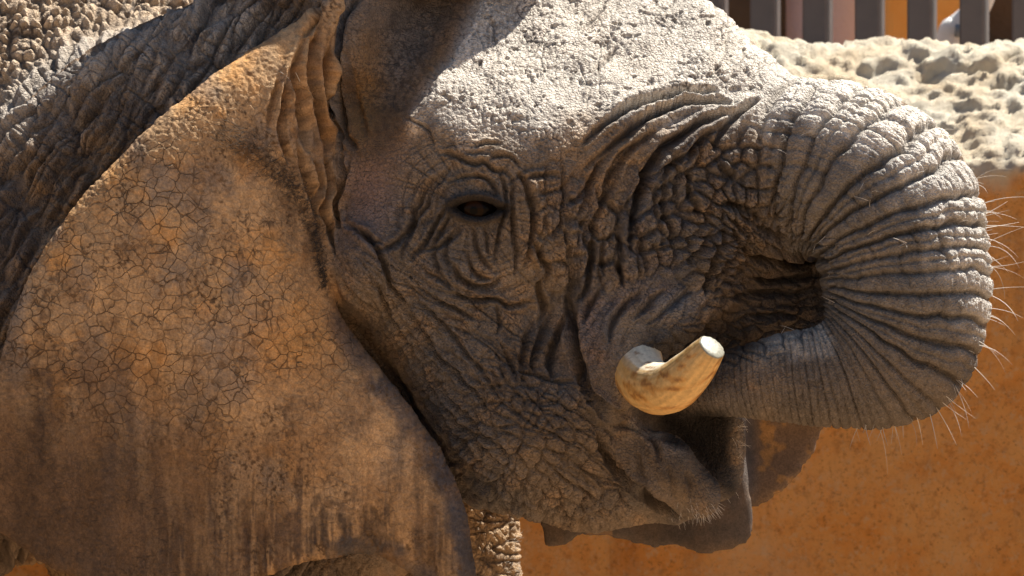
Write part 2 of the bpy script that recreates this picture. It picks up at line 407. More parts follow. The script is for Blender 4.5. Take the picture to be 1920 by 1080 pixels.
def stroke(pts, depth, width, ridge=0.35, msk=None, taper=0.5, n=6):
    """a crease pressed into the skin along a line, with a lip on both sides (mm, photograph pixels)"""
    global disp
    S = spline(pts, n); R = width * 6 + 10
    lo = S.min(0) - R; hi = S.max(0) + R
    ix = np.nonzero((wu > lo[0]) & (wu < hi[0]) & (wv > lo[1]) & (wv < hi[1]))[0]
    if not len(ix): return
    u, v = wu[ix], wv[ix]; d = np.full(len(ix), 1e9); t = np.zeros(len(ix)); L = len(S) - 1
    for k in range(L):
        ex, ey = S[k + 1] - S[k]; q = np.clip(((u - S[k][0]) * ex + (v - S[k][1]) * ey) / (ex * ex + ey * ey + 1e-9), 0, 1)
        dd = np.hypot(u - S[k][0] - ex * q, v - S[k][1] - ey * q); m_ = dd < d; d = np.where(m_, dd, d); t = np.where(m_, (k + q) / L, t)
    tp = np.sin(np.pi * np.clip(t, 0, 1)) ** taper if taper else 1.0
    wd = width * (0.55 + 0.45 * tp)
    depth = depth * 2.1; width = width * 1.12
    g = -depth * tp * np.exp(-(d / wd) ** 2) + ridge * depth * tp * np.exp(-((d - 2.3 * wd) / (1.3 * wd)) ** 2)
    mm = front[ix] * (not_ear if msk is None else msk)[ix]; disp[ix] += g / 1000 * mm
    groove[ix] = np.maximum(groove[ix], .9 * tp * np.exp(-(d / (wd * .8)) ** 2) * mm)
def blob(px, py, rx, ry, amp, rot=0, msk=None, pw=1):
    global disp
    ca, sa = math.cos(math.radians(rot)), math.sin(math.radians(rot))
    a = ((U - px) * ca + (Vv - py) * sa) / rx; b = (-(U - px) * sa + (Vv - py) * ca) / ry
    disp += amp / 1000 * np.exp(-(a * a + b * b) ** pw) * front * (not_ear if msk is None else msk)


# ------------------------------------------------------------------ large forms pressed into the head
RID = spline([(930, -90), (905, -10), (878, 62), (838, 130), (790, 205), (748, 258), (720, 330)], 6)
ra_ = np.full(len(P), 1e9); rs_ = np.zeros(len(P))
for k in range(len(RID) - 1):
    ex, ey = RID[k + 1] - RID[k]; q = np.clip(((wu - RID[k][0]) * ex + (wv - RID[k][1]) * ey) / (ex * ex + ey * ey), 0, 1)
    dd = np.hypot(wu - RID[k][0] - ex * q, wv - RID[k][1] - ey * q); m_ = dd < ra_
    rs_ = np.where(m_, np.sign((wu - RID[k][0]) * ey - (wv - RID[k][1]) * ex), rs_); ra_ = np.where(m_, dd, ra_)
dl = -ra_ * rs_          # pixels to the left of the brow ridge
hol = np.clip(dl / 70, 0, 1) ** .75 * (1 - sstep(90, 200, dl)) * sstep(310, 150, Vv) * not_ear
ridge_sh = 0.016 * np.exp(-(dl / 30.0) ** 2) * sstep(290, 180, Vv) * not_ear
# the gap behind the jaw
GAP = [(606, 535), (645, 590), (690, 642), (740, 708), (796, 790), (842, 868), (868, 925)]
blob(820, 225, 60, 40, 10)
blob(890, 395, 105, 80, -16)                          # eye socket
blob(888, 385, 62, 50, 16)                            # eyeball under the lids
blob(700, 300, 50, 90, 10, rot=15)
blob(690, 500, 34, 90, 16, rot=-28)                   # jaw joint lump
blob(1040, 575, 45, 60, -22, rot=10)                  # hollow before the tusk sheath
blob(1020, 690, 60, 40, -14)
blob(900, 640, 90, 60, -8, rot=35)
blob(1060, 170, 40, 70, -8, rot=50)
blob(1120, 120, 26, 60, -7, rot=50)
blob(980, 60, 30, 60, -10, rot=-10)
blob(1235, 800, 60, 22, -22, rot=20)                  # slit of the mouth
blob(1330, 860, 30, 50, -10)

# ------------------------------------------------------------------ creases
for pts, dp, wd in [
    # eye lids and the folds round the eye
    ([(838, 337), (870, 329), (901, 331), (921, 343), (933, 359), (927, 371)], 6, 3.5),
    ([(822, 286), (844, 287), (864, 296), (888, 304), (909, 301), (927, 317), (947, 322), (966, 338)], 7, 4),
    ([(832, 316), (805, 351), (779, 390), (766, 426), (740, 458), (704, 476)], 9, 5),
    ([(843, 310), (818, 346), (797, 384), (774, 421), (758, 457), (755, 490)], 8, 4.5),
    ([(838, 384), (825, 410), (807, 441), (789, 465), (770, 490)], 7, 4),
    ([(846, 400), (836, 425), (820, 448), (808, 470)], 5, 3.5),
    ([(864, 426), (849, 448), (818, 463), (790, 470)], 5, 3.5),
    ([(937, 318), (945, 346), (947, 374), (945, 405), (937, 436), (932, 467), (929, 497)], 7, 4),
    ([(960, 335), (958, 370), (960, 405), (965, 441), (968, 480), (963, 522)], 8, 4),
    ([(975, 325), (983, 340), (991, 364), (998, 395), (999, 428), (994, 462), (986, 500)], 11, 5),
    ([(1000, 455), (1015, 483), (1025, 509), (1026, 545)], 9, 5),
    ([(836, 485), (854, 509), (875, 527), (895, 537), (921, 535), (940, 522)], 9, 5),
    ([(870, 470), (885, 500), (905, 520), (925, 525)], 6, 4),
    ([(885, 428), (890, 462), (906, 488), (919, 512)], 6, 4),
    ([(905, 425), (912, 455), (922, 480)], 5, 3.5),
    ([(850, 436), (838, 460), (836, 490), (845, 520)], 5, 4),
    ([(820, 455), (815, 480), (822, 510), (845, 535)], 5, 4),
    ([(790, 500), (830, 525), (860, 540)], 4, 4),
    ([(880, 275), (910, 268), (945, 270)], 4, 3.5), ([(760, 225), (800, 245), (810, 270)], 4, 3),
    ([(985, 340), (1000, 330), (1020, 325), (1050, 330)], 6, 4), ([(1000, 365), (1030, 360), (1060, 350)], 4, 4),
    ([(915, 300), (935, 292), (960, 298), (980, 318)], 5, 3.5),
    # jaw joint and the long folds down the cheek
    ([(650, 420), (676, 432), (690, 446), (712, 478), (727, 520), (757, 560), (790, 612)], 10, 4.5),
    ([(672, 444), (686, 436), (700, 452), (720, 462)], 8, 4), ([(636, 520), (655, 545), (690, 575)], 8, 5),
    ([(690, 520), (710, 540), (735, 590), (765, 640), (800, 700)], 7, 4),
    ([(745, 555), (775, 600), (805, 640), (840, 685), (885, 730), (920, 780)], 8, 4),
    ([(780, 560), (810, 590), (850, 640), (900, 690), (930, 740)], 6, 4),
    ([(720, 620), (760, 690), (800, 760), (850, 830), (905, 890)], 8, 4), ([(745, 640), (785, 710), (830, 780), (885, 845), (940, 900)], 7, 4),
    ([(770, 660), (815, 730), (870, 800), (930, 860), (1000, 905)], 6, 4), ([(800, 690), (850, 750), (905, 810), (970, 860)], 6, 4),
    ([(870, 880), (920, 920), (980, 945), (1060, 955)], 5, 4), ([(900, 900), (960, 940), (1040, 965), (1120, 968)], 4, 4),
    ([(840, 545), (880, 562), (925, 560), (965, 572), (1005, 568)], 8, 4), ([(930, 570), (938, 600), (930, 625)], 5, 3.5),
    ([(800, 545), (830, 570), (870, 590), (905, 600)], 5, 4),
    ([(1020, 515), (1012, 550), (1022, 580), (1010, 615)], 12, 6), ([(1062, 585), (1042, 630), (1036, 670), (1042, 710)], 10, 5),
    ([(1040, 570), (1020, 620), (1005, 670), (1010, 700)], 8, 5), ([(1000, 600), (985, 650), (980, 700)], 6, 5),
    ([(960, 690), (1000, 700), (1040, 712), (1070, 716)], 6, 4), ([(940, 640), (960, 680), (965, 720)], 6, 5),
    ([(1075, 500), (1070, 560), (1073, 620), (1083, 680), (1100, 730), (1130, 765), (1180, 780)], 16, 8),
    ([(1100, 690), (1110, 730), (1140, 760), (1170, 768)], 7, 4), ([(1085, 700), (1095, 745), (1130, 778)], 7, 4),
    # folds where the trunk leaves the face
    ([(1240, 285), (1220, 310), (1207, 340), (1197, 370), (1187, 407), (1183, 440), (1183, 470)], 17, 6),
    ([(1153, 278), (1123, 307), (1107, 337), (1083, 367), (1060, 385)], 10, 5),
    ([(1190, 275), (1167, 303), (1147, 330), (1133, 373), (1120, 403)], 11, 5),
    ([(1113, 415), (1110, 463), (1103, 497), (1097, 540), (1080, 565)], 11, 5),
    ([(1160, 420), (1163, 467), (1160, 507), (1168, 540)], 11, 5), ([(1243, 335), (1245, 380), (1247, 410), (1260, 440), (1267, 470)], 11, 5),
    ([(1297, 315), (1291, 357), (1303, 387), (1312, 410)], 10, 5), ([(1347, 295), (1358, 323), (1383, 340)], 10, 5),
    ([(1362, 420), (1350, 453), (1337, 480), (1330, 513), (1325, 552)], 14, 6), ([(1373, 430), (1384, 457), (1370, 480), (1350, 507), (1343, 537)], 13, 5),
    ([(1330, 430), (1318, 460), (1300, 490), (1290, 510)], 9, 5), ([(1400, 440), (1395, 470), (1400, 495)], 9, 5),
    ([(1130, 440), (1128, 480), (1135, 520)], 7, 4.5), ([(1205, 440), (1207, 480), (1215, 520)], 7, 4.5),
    ([(1200, 545), (1165, 575), (1145, 610), (1140, 640)], 8, 5), ([(1130, 540), (1105, 570), (1095, 610)], 7, 5),
    ([(1250, 545), (1215, 570), (1190, 600)], 6, 5), ([(1300, 540), (1260, 575), (1210, 610)], 5, 5),
    ([(1088, 274), (1130, 232), (1181, 202), (1233, 184), (1284, 172), (1350, 168)], 15, 6),
    ([(1096, 316), (1139, 277), (1181, 243), (1233, 209), (1284, 192), (1335, 187), (1370, 200)], 15, 6),
    ([(1130, 353), (1152, 307), (1186, 273), (1230, 248)], 10, 5),
    ([(1190, 378), (1207, 324), (1233, 285), (1275, 256), (1322, 228), (1375, 212)], 19, 7),
    ([(1240, 340), (1258, 308), (1290, 285), (1330, 260)], 10, 5), ([(1340, 285), (1358, 240), (1394, 207), (1425, 185)], 13, 6),
    ([(1280, 310), (1310, 270), (1350, 235)], 8, 5),
    # inside of the bend of the trunk
    ([(1385, 400), (1430, 430), (1480, 452), (1545, 462)], 9, 6), ([(1400, 480), (1450, 487), (1500, 490), (1550, 488)], 16, 6),
    ([(1410, 520), (1460, 524), (1510, 522), (1556, 512)], 9, 5), ([(1430, 450), (1480, 468), (1540, 472)], 5, 4),
    ([(1360, 560), (1420, 550), (1480, 552), (1540, 540)], 7, 5), ([(1380, 600), (1440, 590), (1500, 590)], 7, 5), ([(1350, 380), (1400, 395), (1440, 420)], 12, 8),
    # mouth and lip
    ([(1115, 800), (1125, 830), (1145, 868), (1188, 903), (1234, 944), (1280, 975)], 15, 7),
    ([(1150, 800), (1190, 800), (1225, 822), (1236, 865)], 8, 6), ([(1190, 850), (1200, 880), (1215, 905)], 4, 5),
    ([(1250, 870), (1262, 900), (1258, 930)], 3, 5), ([(1290, 880), (1296, 910), (1292, 940)], 3, 5),
    # ear hinge, hanging folds
    ([(672, -10), (650, 25), (637, 55), (632, 97), (634, 156), (643, 208), (650, 250), (673, 281)], 17, 7),
    ([(634, 40), (614, 97), (607, 133), (612, 181), (623, 217), (637, 252), (642, 282)], 16, 7),
    ([(600, 40), (578, 105), (575, 156), (590, 208), (607, 250), (614, 290)], 16, 6),
    ([(572, 70), (554, 125), (556, 181), (566, 236), (578, 285)], 14, 6),
    ([(545, 130), (531, 190), (528, 250), (540, 305)], 11, 5), ([(522, 150), (510, 200), (508, 245)], 8, 5),
    ([(560, 250), (570, 320), (588, 380), (598, 440)], 13, 6), ([(610, 285), (618, 345), (604, 395), (620, 440), (630, 480)], 12, 5),
    ([(642, 285), (646, 335), (628, 385), (640, 430)], 10, 5), ([(590, 300), (600, 340), (590, 380)], 8, 5), ([(660, 290), (652, 340), (640, 370)], 6, 4),
    ([(600, 0), (590, 40), (570, 70)], 10, 6), ([(650, 60), (655, 120), (665, 190), (690, 260)], 5, 6),
]:
    all_ = 1 - is_far
    stroke(pts, dp, wd, msk=all_ if max(p[0] for p in pts) < 680 and max(p[1] for p in pts) < 500 else None)

# ------------------------------------------------------------------ trunk rings
TC = trunk.C; TR = trunk.R
seg = np.r_[0, np.cumsum(np.linalg.norm(np.diff(TC, axis=0), axis=1))]
spc = np.interp(np.arange(len(TC)) / 6, np.arange(16), [46, 46, 44, 42, 40, 38, 36, 34, 30, 24, 18, 14.5, 12.5, 11, 10, 10])
pha = np.r_[0, np.cumsum(np.diff(seg) * 1000 / ((spc[1:] + spc[:-1]) / 2))]
tg = np.gradient(TC, axis=0); tg /= np.linalg.norm(tg, axis=1, keepdims=True)
ti = np.nonzero((Wt['trunk'] > 0.02) & (U > 1200))[0]
d2 = ((P[ti][:, None, :] - TC[None]) ** 2).sum(2) - (TR[None] ** 2) * 0.8
wgt = np.exp(-(d2 - d2.min(1, keepdims=True)) / (2 * 0.055 ** 2)); wgt /= wgt.sum(1, keepdims=True)
ph = wgt @ pha; cen = wgt @ TC; tt = wgt @ tg; rr = wgt @ TR; fr_s = wgt @ (np.arange(len(TC)) / 6)
off = P[ti] - cen; nin = np.stack([tt[:, 2], 0 * rr, -tt[:, 0]], 1)
th = np.arctan2(-off[:, 1], (off * nin).sum(1))           # 0 on the inner side of the bend ... pi outside, facing the lens in between
arc = th * rr * 1000
ph = ph + 0.17 * vn2(arc / 95, ph / 2.2, 11) + 0.10 * vn2(arc / 30, ph * 1.5, 12)
rid = np.floor(ph).astype(int); fx = ph - rid; de = np.minimum(fx, 1 - fx)
rnd = lambda a, s_: _R[_P[(a + s_ * 37) & 255]]
near = np.where(fx < .5, rid, rid + 1)
ga = 0.5 + 0.9 * rnd(near, 1)
amp = np.interp(fr_s, [1, 2.4, 3.2, 5, 7, 8, 9, 10, 11, 13, 15], [0, 4, 11, 13, 12, 10, 8, 5, 3.4, 2.4, 2.0])
ring = -amp * 1.1 * ga * np.exp(-(de / 0.11) ** 2) + amp * 0.40 * np.sin(np.pi * fx)
sub = np.abs(((ph * 2 + 0.5) % 1) - 0.5); ring += -amp * 0.45 * np.exp(-(sub / 0.14) ** 2) * (rnd(rid, 4) > 0.35) * sstep(.25, .45, de + .2)
bw = 26 + 22 * rnd(rid, 2)
bx = arc / bw + rnd(rid, 3) * 7 + 0.35 * vn2(arc / 40, ph, 14); bd = np.abs((bx % 1) - .5)
blk = -amp * 0.45 * np.exp(-((0.5 - bd) / 0.13) ** 2) * (0.35 + rnd(np.floor(bx + .5).astype(int) + rid * 5, 6)) * sstep(9.6, 7.5, fr_s)
mid = vor(arc / 13, ph * 2.2, 3)[0]
tex = (sstep(0, .3, mid) - .7) * np.interp(fr_s, [0, 3, 8, 11], [1.2, 1.6, 1.4, .8])
REC = [(1392, 452), (1450, 464), (1532, 474), (1551, 505), (1555, 560), (1540, 604), (1490, 634), (1420, 657), (1340, 674), (1262, 704), (1218, 664), (1335, 592), (1350, 545), (1378, 495)]
rec = sstep(6, -16, poly_sd(closed_spline(REC, 4), wu, wv)) * not_ear * (Nn[:, 1] < .2)
tw = Wt['trunk'][ti] * sstep(2.0, 3.0, fr_s) * (1 - .9 * rec[ti])
disp[ti] += (ring + blk + tex) / 1000 * tw
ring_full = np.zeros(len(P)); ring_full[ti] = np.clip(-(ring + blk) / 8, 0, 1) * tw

# ------------------------------------------------------------------ cell relief over the skin
def cells(msk, u, v, amp, soft_=0.32, seed=0):
    global disp
    ix = np.nonzero(msk > 0.01)[0]; b, r, f1 = vor(u[ix], v[ix], seed)
    disp[ix] += 1.35 * amp / 1000 * (sstep(0, soft_, b) - 0.65 + 0.5 * (r - .5)) * msk[ix]
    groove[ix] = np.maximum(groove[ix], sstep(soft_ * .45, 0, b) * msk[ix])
def lines(msk, a, b, la, lb, depth, wd=.10, seed=0):
    """long fine wrinkles running along a"""
    global disp
    ix = np.nonzero(msk > .01)[0]; q = vn2(a[ix] / la, b[ix] / lb, seed) + .35 * vn2(a[ix] / la * 2.3, b[ix] / lb * 2.1, seed + 1)
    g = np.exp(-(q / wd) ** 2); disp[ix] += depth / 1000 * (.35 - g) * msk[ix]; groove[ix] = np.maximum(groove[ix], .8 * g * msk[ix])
tb = M([(1070, 330), (1120, 360), (1200, 300), (1330, 250), (1420, 250), (1480, 420), (1420, 470), (1380, 560), (1250, 520), (1140, 540), (1080, 520), (1040, 420)], 30) * not_ear * front
r0 = np.hypot(wu - 1410, (wv - 455)); an = np.arctan2(wv - 455, wu - 1410) * 220
cells(tb, r0 / 36, an / 52, 12, .35, 2)
cells(tb, r0 / 15, an / 17, 2.2, .35, 3)
ud = M([(1340, 430), (1560, 440), (1570, 560), (1500, 640), (1350, 690), (1200, 660), (1330, 560)], 20) * not_ear * front
cells(ud, wu / 34, wv / 20, 5, .3, 4)
ck = M([(1010, 700), (1120, 740), (1150, 830), (1200, 930), (1120, 985), (960, 975), (860, 880), (880, 740), (950, 660)], 40) * not_ear * front
ca, sa = math.cos(.6), math.sin(.6); ru = wu * ca + wv * sa; rv = -wu * sa + wv * ca
lines(ck, ru, rv, 130, 24, 7, .10, 101); lines(ck, rv, ru, 70, 28, 5, .09, 103); cells(ck, ru / 40, rv / 27, 5.5, .30, 5); cells(ck, ru / 15, rv / 13, 1.5, .3, 6)
jw = M([(700, 470), (900, 540), (1020, 600), (1000, 720), (900, 760), (860, 900), (760, 720), (650, 540)], 40) * not_ear * front
lines(jw, ru, rv, 170, 22, 6.5, .10, 105); lines(jw, rv, ru, 50, 30, 2, .09, 107); cells(jw, ru / 58, rv / 22, 1.6, .3, 7); cells(jw, ru / 17, rv / 11, 1.0, .3, 8)
fc = M([(1000, 300), (1100, 340), (1110, 500), (1080, 560), (1000, 540), (1000, 420)], 25) * not_ear * front
lines(fc, wv, wu, 120, 24, 6, .13, 109); cells(fc, wu / 42, wv / 60, 6, .3, 9); cells(fc, wu / 17, wv / 20, 2.2, .3, 10)
nk = np.maximum(Wt['neck'], 0) * sstep(-.2, -.02, G['ear']) * sstep(760, 640, U)
nk = Wt['neck'] * sstep(740, 640, U)
a1 = (wu * .83 + wv * .55); a2 = (-wu * .55 + wv * .83)
cells(nk, a1 / 30 + .3 * vn2(a2 / 80, a1 / 60, 21), a2 / 135, 19, .75, 11); lines(nk, a2, a1, 170, 24, 9, .16, 141); lines(nk, a1, a2, 90, 34, 5, .10, 143); cells(nk, a1 / 14, a2 / 26, 2.0, .35, 12)
bk_ = Wt['body'] * sstep(760, 640, Vv); lg_ = Wt['body'] * sstep(860, 920, Vv)
cells(bk_, wu / 19, wv / 16, 8, .8, 13); cells(bk_, wu / 60, wv / 50, 10, .5, 14)
lines(lg_, wu, wv, 60, 20, 7, .14, 145); lines(lg_, wv, wu, 60, 15, 5, .12, 147); cells(lg_, wu / 12, wv / 18, 2.5, .4, 18)
sh = Wt['sheath'] * M([(1080, 540), (1340, 520), (1330, 580), (1200, 650), (1180, 780), (1090, 740)], 20)
disp += sh * 0.0022 * fbm(wu / 26, wv / 40, 3, 31)
eyr = M([(760, 280), (880, 250), (1000, 320), (1020, 540), (880, 570), (740, 500)], 30) * not_ear * front
er = np.hypot(U - 890, (Vv - 390) * 1.2); ea_ = np.arctan2((Vv - 390) * 1.2, U - 890) * 70
lines(eyr * sstep(35, 60, er), er, ea_, 200, 13, 3.5, .12, 111); lines(eyr * sstep(30, 50, er), ea_, er, 130, 16, 3.0, .12, 113)
lines(Wt['sheath'] * front, wu * .5 - wv * .86, wu * .86 + wv * .5, 90, 15, 2.6, .12, 115)
hd = np.clip(Wt['head'] + Wt['sheath'], 0, 1) * front
cells(hd, wu / 10.5, wv / 9.5, .7, .35, 15)
fh = M([(860, -40), (1400, -40), (1480, 150), (1100, 290), (900, 220), (800, 180)], 30) * not_ear; fhn = fbm(U / 70, Vv / 70, 3, 37)
FU = U / 13; FV = P[:, 2] * 75 + Vv / 40
cells(fh * np.clip(.15 + 1.1 * sstep(-.25, .4, fhn), 0, 1.2), FU, FV, 1.25, .4, 16)
cells(fh * sstep(.1, .35, fbm(U / 50, Vv / 50, 2, 38)), FU / 2.1, FV / 2.1, 2.4, .2, 17)
disp += fh * (0.010 * fbm(U / 80, Vv / 55, 3, 39) - 0.006 * sstep(.38, .6, fbm(U / 17, Vv / 12, 3, 42)))
for pts in ([(1105, 135), (1140, 110), (1165, 88)], [(905, 25), (925, 45), (920, 75)], [(1090, 60), (1120, 30), (1140, -5)]):
    stroke(pts, 2.6, 3.2, ridge=.6)
disp += not_ear * 0.0012 * fbm(U / 6, Vv / 6, 2, 33) + not_ear * 0.004 * fbm(U / 60, Vv / 60, 3, 34)
lines(is_ear * sstep(500, 800, Vv) * front, Vv, U + 10 * vn2(U / 60, Vv / 90, 130), 260, 26, 1.8, .14, 131); lines(is_ear * front, U * .7 + Vv * .7, U * .7 - Vv * .7, 90, 30, .8, .10, 133)
disp += is_ear * (0.0014 * fbm(U / 5, Vv / 5, 2, 35) + 0.002 * fbm(U / 40, Vv / 60, 3, 36))
# eye opening
EYE = [(848, 389), (864, 379), (886, 374), (910, 376), (930, 384), (948, 393), (926, 402), (902, 408), (874, 404)]
es = poly_sd(closed_spline(EYE, 5), U + 1.5 * vn2(U / 8, Vv / 8, 40), Vv)
disp += not_ear * (-0.030 * sstep(2.0, -5, es) + 0.008 * np.exp(-((es - 8) / 6.0) ** 2) * (1 + .8 * (Vv < 385)))
# ragged rims of the ears
edge_w = (is_ear + is_far) * np.clip(1 - np.abs(Nn[:, 1]) * 1.6, 0, 1)
disp += edge_w * 0.004 * fbm(U / 22, Vv / 22, 3, 41)

gs = spline(GAP, 6); gd = np.full(len(P), 1e9)
for k in range(len(gs) - 1):
    ex, ey = gs[k + 1] - gs[k]; q = np.clip(((U - gs[k][0]) * ex + (Vv - gs[k][1]) * ey) / (ex * ex + ey * ey), 0, 1)
    gd = np.minimum(gd, np.hypot(U - gs[k][0] - ex * q, Vv - gs[k][1] - ey * q))
gapd = np.clip(Wt['head'] + Wt['neck'], 0, 1) * np.exp(-(gd / 22.0) ** 2)
Vd = V.copy(); Vd[fv] = P + Nn * disp[:, None]
Vd[fv, 1] += 0.11 * hol - ridge_sh + 0.07 * gapd + 0.02 * rec
print('detail', round(time.time() - T0, 1))

# ------------------------------------------------------------------ skin colours (mud, dust, bare skin, painted light and shade), linear
c_tan = np.array([.38, .26, .15]); c_grey = np.array([.20, .168, .145]); c_or = np.array([.44, .23, .075]); c_dark = np.array([.045, .036, .033])
c_dust_lit = np.array([.66, .60, .52]); c_pink = np.array([.42, .235, .175]); c_blue = np.array([.12, .125, .16]); c_brown = np.array([.135, .085, .05])
n1_ = fbm(U / 90, Vv / 90, 5, 51); n2_ = fbm(U / 30, Vv / 30, 4, 52); n3_ = fbm(U / 8, Vv / 8, 3, 53)
C = np.zeros((len(P), 3)) + c_grey
def mix(col, w_):
    global C
    w_ = np.clip(w_, 0, 1)[:, None]; C = C * (1 - w_) + col * w_
def gau(px, py, rx, ry, rot=0):
    ca, sa = math.cos(math.radians(rot)), math.sin(math.radians(rot))
    a = ((U - px) * ca + (Vv - py) * sa) / rx; b = (-(U - px) * sa + (Vv - py) * ca) / ry
    return np.exp(-(a * a + b * b))
mix(c_tan, .40 + .9 * n1_ + .4 * n2_)
mix(c_or, 1.1 * sstep(.05, .6, n2_ + .3 * n1_) * .32)
hm = not_ear
mix(c_or, hm * .75 * gau(720, 240, 45, 90, 15)); mix(c_pink * .9, hm * .7 * gau(690, 360, 50, 100, 15)); mix(c_or, hm * .5 * gau(1090, 340, 60, 40))
mix(c_dust_lit, hm * sstep(-.1, .35, Nn[:, 2] - .25 + .25 * n2_) * .85 * np.maximum(sstep(330, 230, Vv), .35 * (U > 1000)))
mix(c_grey * .8, hm * .7 * gau(890, 400, 75, 70)); mix(c_dark * .7, hm * .92 * sstep(22, 5, es) ); mix(c_dark, hm * .55 * gau(890, 412, 60, 34))
mix(c_blue, hm * .65 * gau(1210, 560, 110, 60, -20) * (.6 + n2_)); mix(c_pink * .8, hm * .5 * gau(1110, 640, 40, 100) * (.6 + n2_))
mix(c_brown, hm * .55 * gau(1010, 680, 110, 90)); mix(c_brown, hm * .45 * gau(1050, 830, 160, 80, 25))
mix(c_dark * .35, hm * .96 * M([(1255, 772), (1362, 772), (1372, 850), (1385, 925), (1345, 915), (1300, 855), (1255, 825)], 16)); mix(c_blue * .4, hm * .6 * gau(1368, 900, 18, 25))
mix(c_dark, hm * .75 * M([(1200, 640), (1340, 600), (1420, 620), (1400, 690), (1260, 790), (1200, 780)], 25))  # hollow under the tusk sheath: its shade painted dark
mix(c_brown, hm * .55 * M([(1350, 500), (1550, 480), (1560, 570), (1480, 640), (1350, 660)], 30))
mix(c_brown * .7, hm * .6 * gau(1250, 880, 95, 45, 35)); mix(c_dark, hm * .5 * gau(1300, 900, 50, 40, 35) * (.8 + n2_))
tk = Wt['trunk'] * sstep(1400, 1480, U); mix(np.array([.235, .21, .185]), tk * .8); mix(c_dust_lit * 1.05, tk * .85 * sstep(.05, .55, Nn[:, 2] + .55 * Nn[:, 0] + .2 * n2_)); mix(c_brown, tk * .35 * sstep(560, 740, Vv))  # trunk: dust, with the sun-facing side painted lighter
mix(c_dark, np.clip(ring_full - .25, 0, 1) * .55)  # ring grooves darkened, crease shade painted into the colour
mix(c_brown, Wt['neck'] * .35); mix(c_tan * 1.2, Wt['body'] * .7)
# the ear: tan mud above, stained dark towards the lower and rear edge
e_ = is_ear
mix(c_tan * 1.02, e_ * .8); mix(c_or, e_ * sstep(-.05, .5, n1_ + .35 * n2_) * .65); mix(c_grey * 1.05, e_ * sstep(.0, .5, fbm(U / 70, Vv / 90, 4, 60)) * .75)
mix(c_tan * 1.1, e_ * .5 * gau(640, 760, 90, 200)); mix(c_or * 1.0, e_ * .55 * gau(600, 640, 110, 120))
low = sstep(560, 1120, Vv + 220 * n1_ + 80 * n2_ + 150 * fbm(U / 28, Vv / 900, 3, 66) + 130 * (300 - np.clip(U, 0, 600)) / 300)
mix(c_brown * .62, e_ * low * .92); mix(c_dark * 1.6, e_ * sstep(.35, .8, low * (.55 + .8 * fbm(U / 22, Vv / 110, 4, 61)) + .25 * (U < 150) * low) * .8)
mix(c_dark * 1.2, e_ * sstep(.1, .5, fbm(U / 16, Vv / 34, 4, 62) + 1.1 * gau(560, 1000, 90, 60) + 1.1 * gau(680, 1000, 40, 60) + .5 * gau(60, 900, 70, 110) - .55))
strk = np.clip(fbm(U / 12, Vv / 160, 3, 63) + .1, 0, 1) * sstep(650, 950, Vv); mix(c_tan * 1.1, e_ * np.clip(strk * 1.3, 0, 1) * .8 * sstep(140, 420, U)); mix(c_dark * 1.3, e_ * .8 * sstep(.12, .38, fbm(U / 11, Vv / 95, 4, 67, .6)) * sstep(760, 1000, Vv + 60 * n1_) * sstep(840, 760, U))
mix(c_brown * .7, e_ * .8 * gau(455, 285, 70, 32, 25) * (.6 + n2_)); mix(c_brown * .8, e_ * .7 * gau(560, 420, 35, 110, -18)); mix(c_blue * .6, e_ * .5 * gau(478, 262, 28, 20, 30))
es_ear = poly_sd(closed_spline(EAR, 5), *to_px(P)[:2])
mix(c_grey * .62, (e_ * .6 + hm * .5) * (gau(590, 190, 42, 150) + .8 * gau(545, 210, 30, 80) + .7 * gau(600, 400, 26, 110)) * (.75 + n2_)); mix(c_blue * .42, e_ * sstep(52, 22, -es_ear + 16 * n2_) * sstep(590, 640, U) * sstep(540, 600, Vv) * .92)  # hinge folds greyed darker; rolled front margin has its shade painted in
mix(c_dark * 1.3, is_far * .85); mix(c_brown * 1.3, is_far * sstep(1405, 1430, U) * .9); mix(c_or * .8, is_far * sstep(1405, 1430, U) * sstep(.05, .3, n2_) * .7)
# flakes: small spots where the mud has come off the darker skin
fl = sstep(.16, .40, fbm(U / 5.5, Vv / 6.5, 3, 75)) * sstep(-.15, .35, fbm(U / 55, Vv / 60, 3, 76)); fl2 = sstep(.22, .42, fbm(U / 13, Vv / 15, 4, 77)) * sstep(-.1, .3, fbm(U / 80, Vv / 80, 2, 78))
mix(c_brown * .55, (e_ * .9 + hm * .45) * fl); mix(c_brown * .9, e_ * .7 * fl2); mix(c_tan * 1.2, e_ * .5 * sstep(.0, .5, fbm(U / 24, Vv / 34, 5, 79, .65)) * sstep(900, 700, Vv))
ht = hm * M([(650, -40), (880, -40), (860, 60), (780, 190), (730, 300), (660, 280), (640, 120)], 25)
mix(c_brown * 1.2, ht * .75); mix(c_or, ht * .8 * (gau(680, 180, 35, 130, 5) + gau(830, 110, 30, 110, 30))); mix(c_dark, ht * .6 * sstep(.0, .3, fbm(U / 6, Vv / 7, 3, 74)) * gau(750, 130, 70, 150, 15))
mix(c_blue, hm * .35 * sstep(.05, .4, fbm(U / 45, Vv / 60, 3, 73)) * M([(1050, 330), (1400, 300), (1420, 560), (1180, 780), (1060, 700)], 30))
mix(c_tan * 1.15, e_ * .6 * gau(700, 860, 75, 190, -12) * (.7 + n2_)); mix(c_brown * .5, e_ * .85 * gau(30, 900, 130, 180)); mix(c_brown * .75, e_ * .7 * gau(230, 980, 200, 150)); mix(c_brown * 1.3, e_ * .45 * sstep(-.1, .45, fbm(U / 60, Vv / 75, 4, 64, .6)))
mix(c_grey * 1.15, e_ * .7 * gau(400, 622, 55, 45) * (.7 + n2_)); mix(c_or * 1.1, e_ * .6 * gau(540, 640, 70, 60))
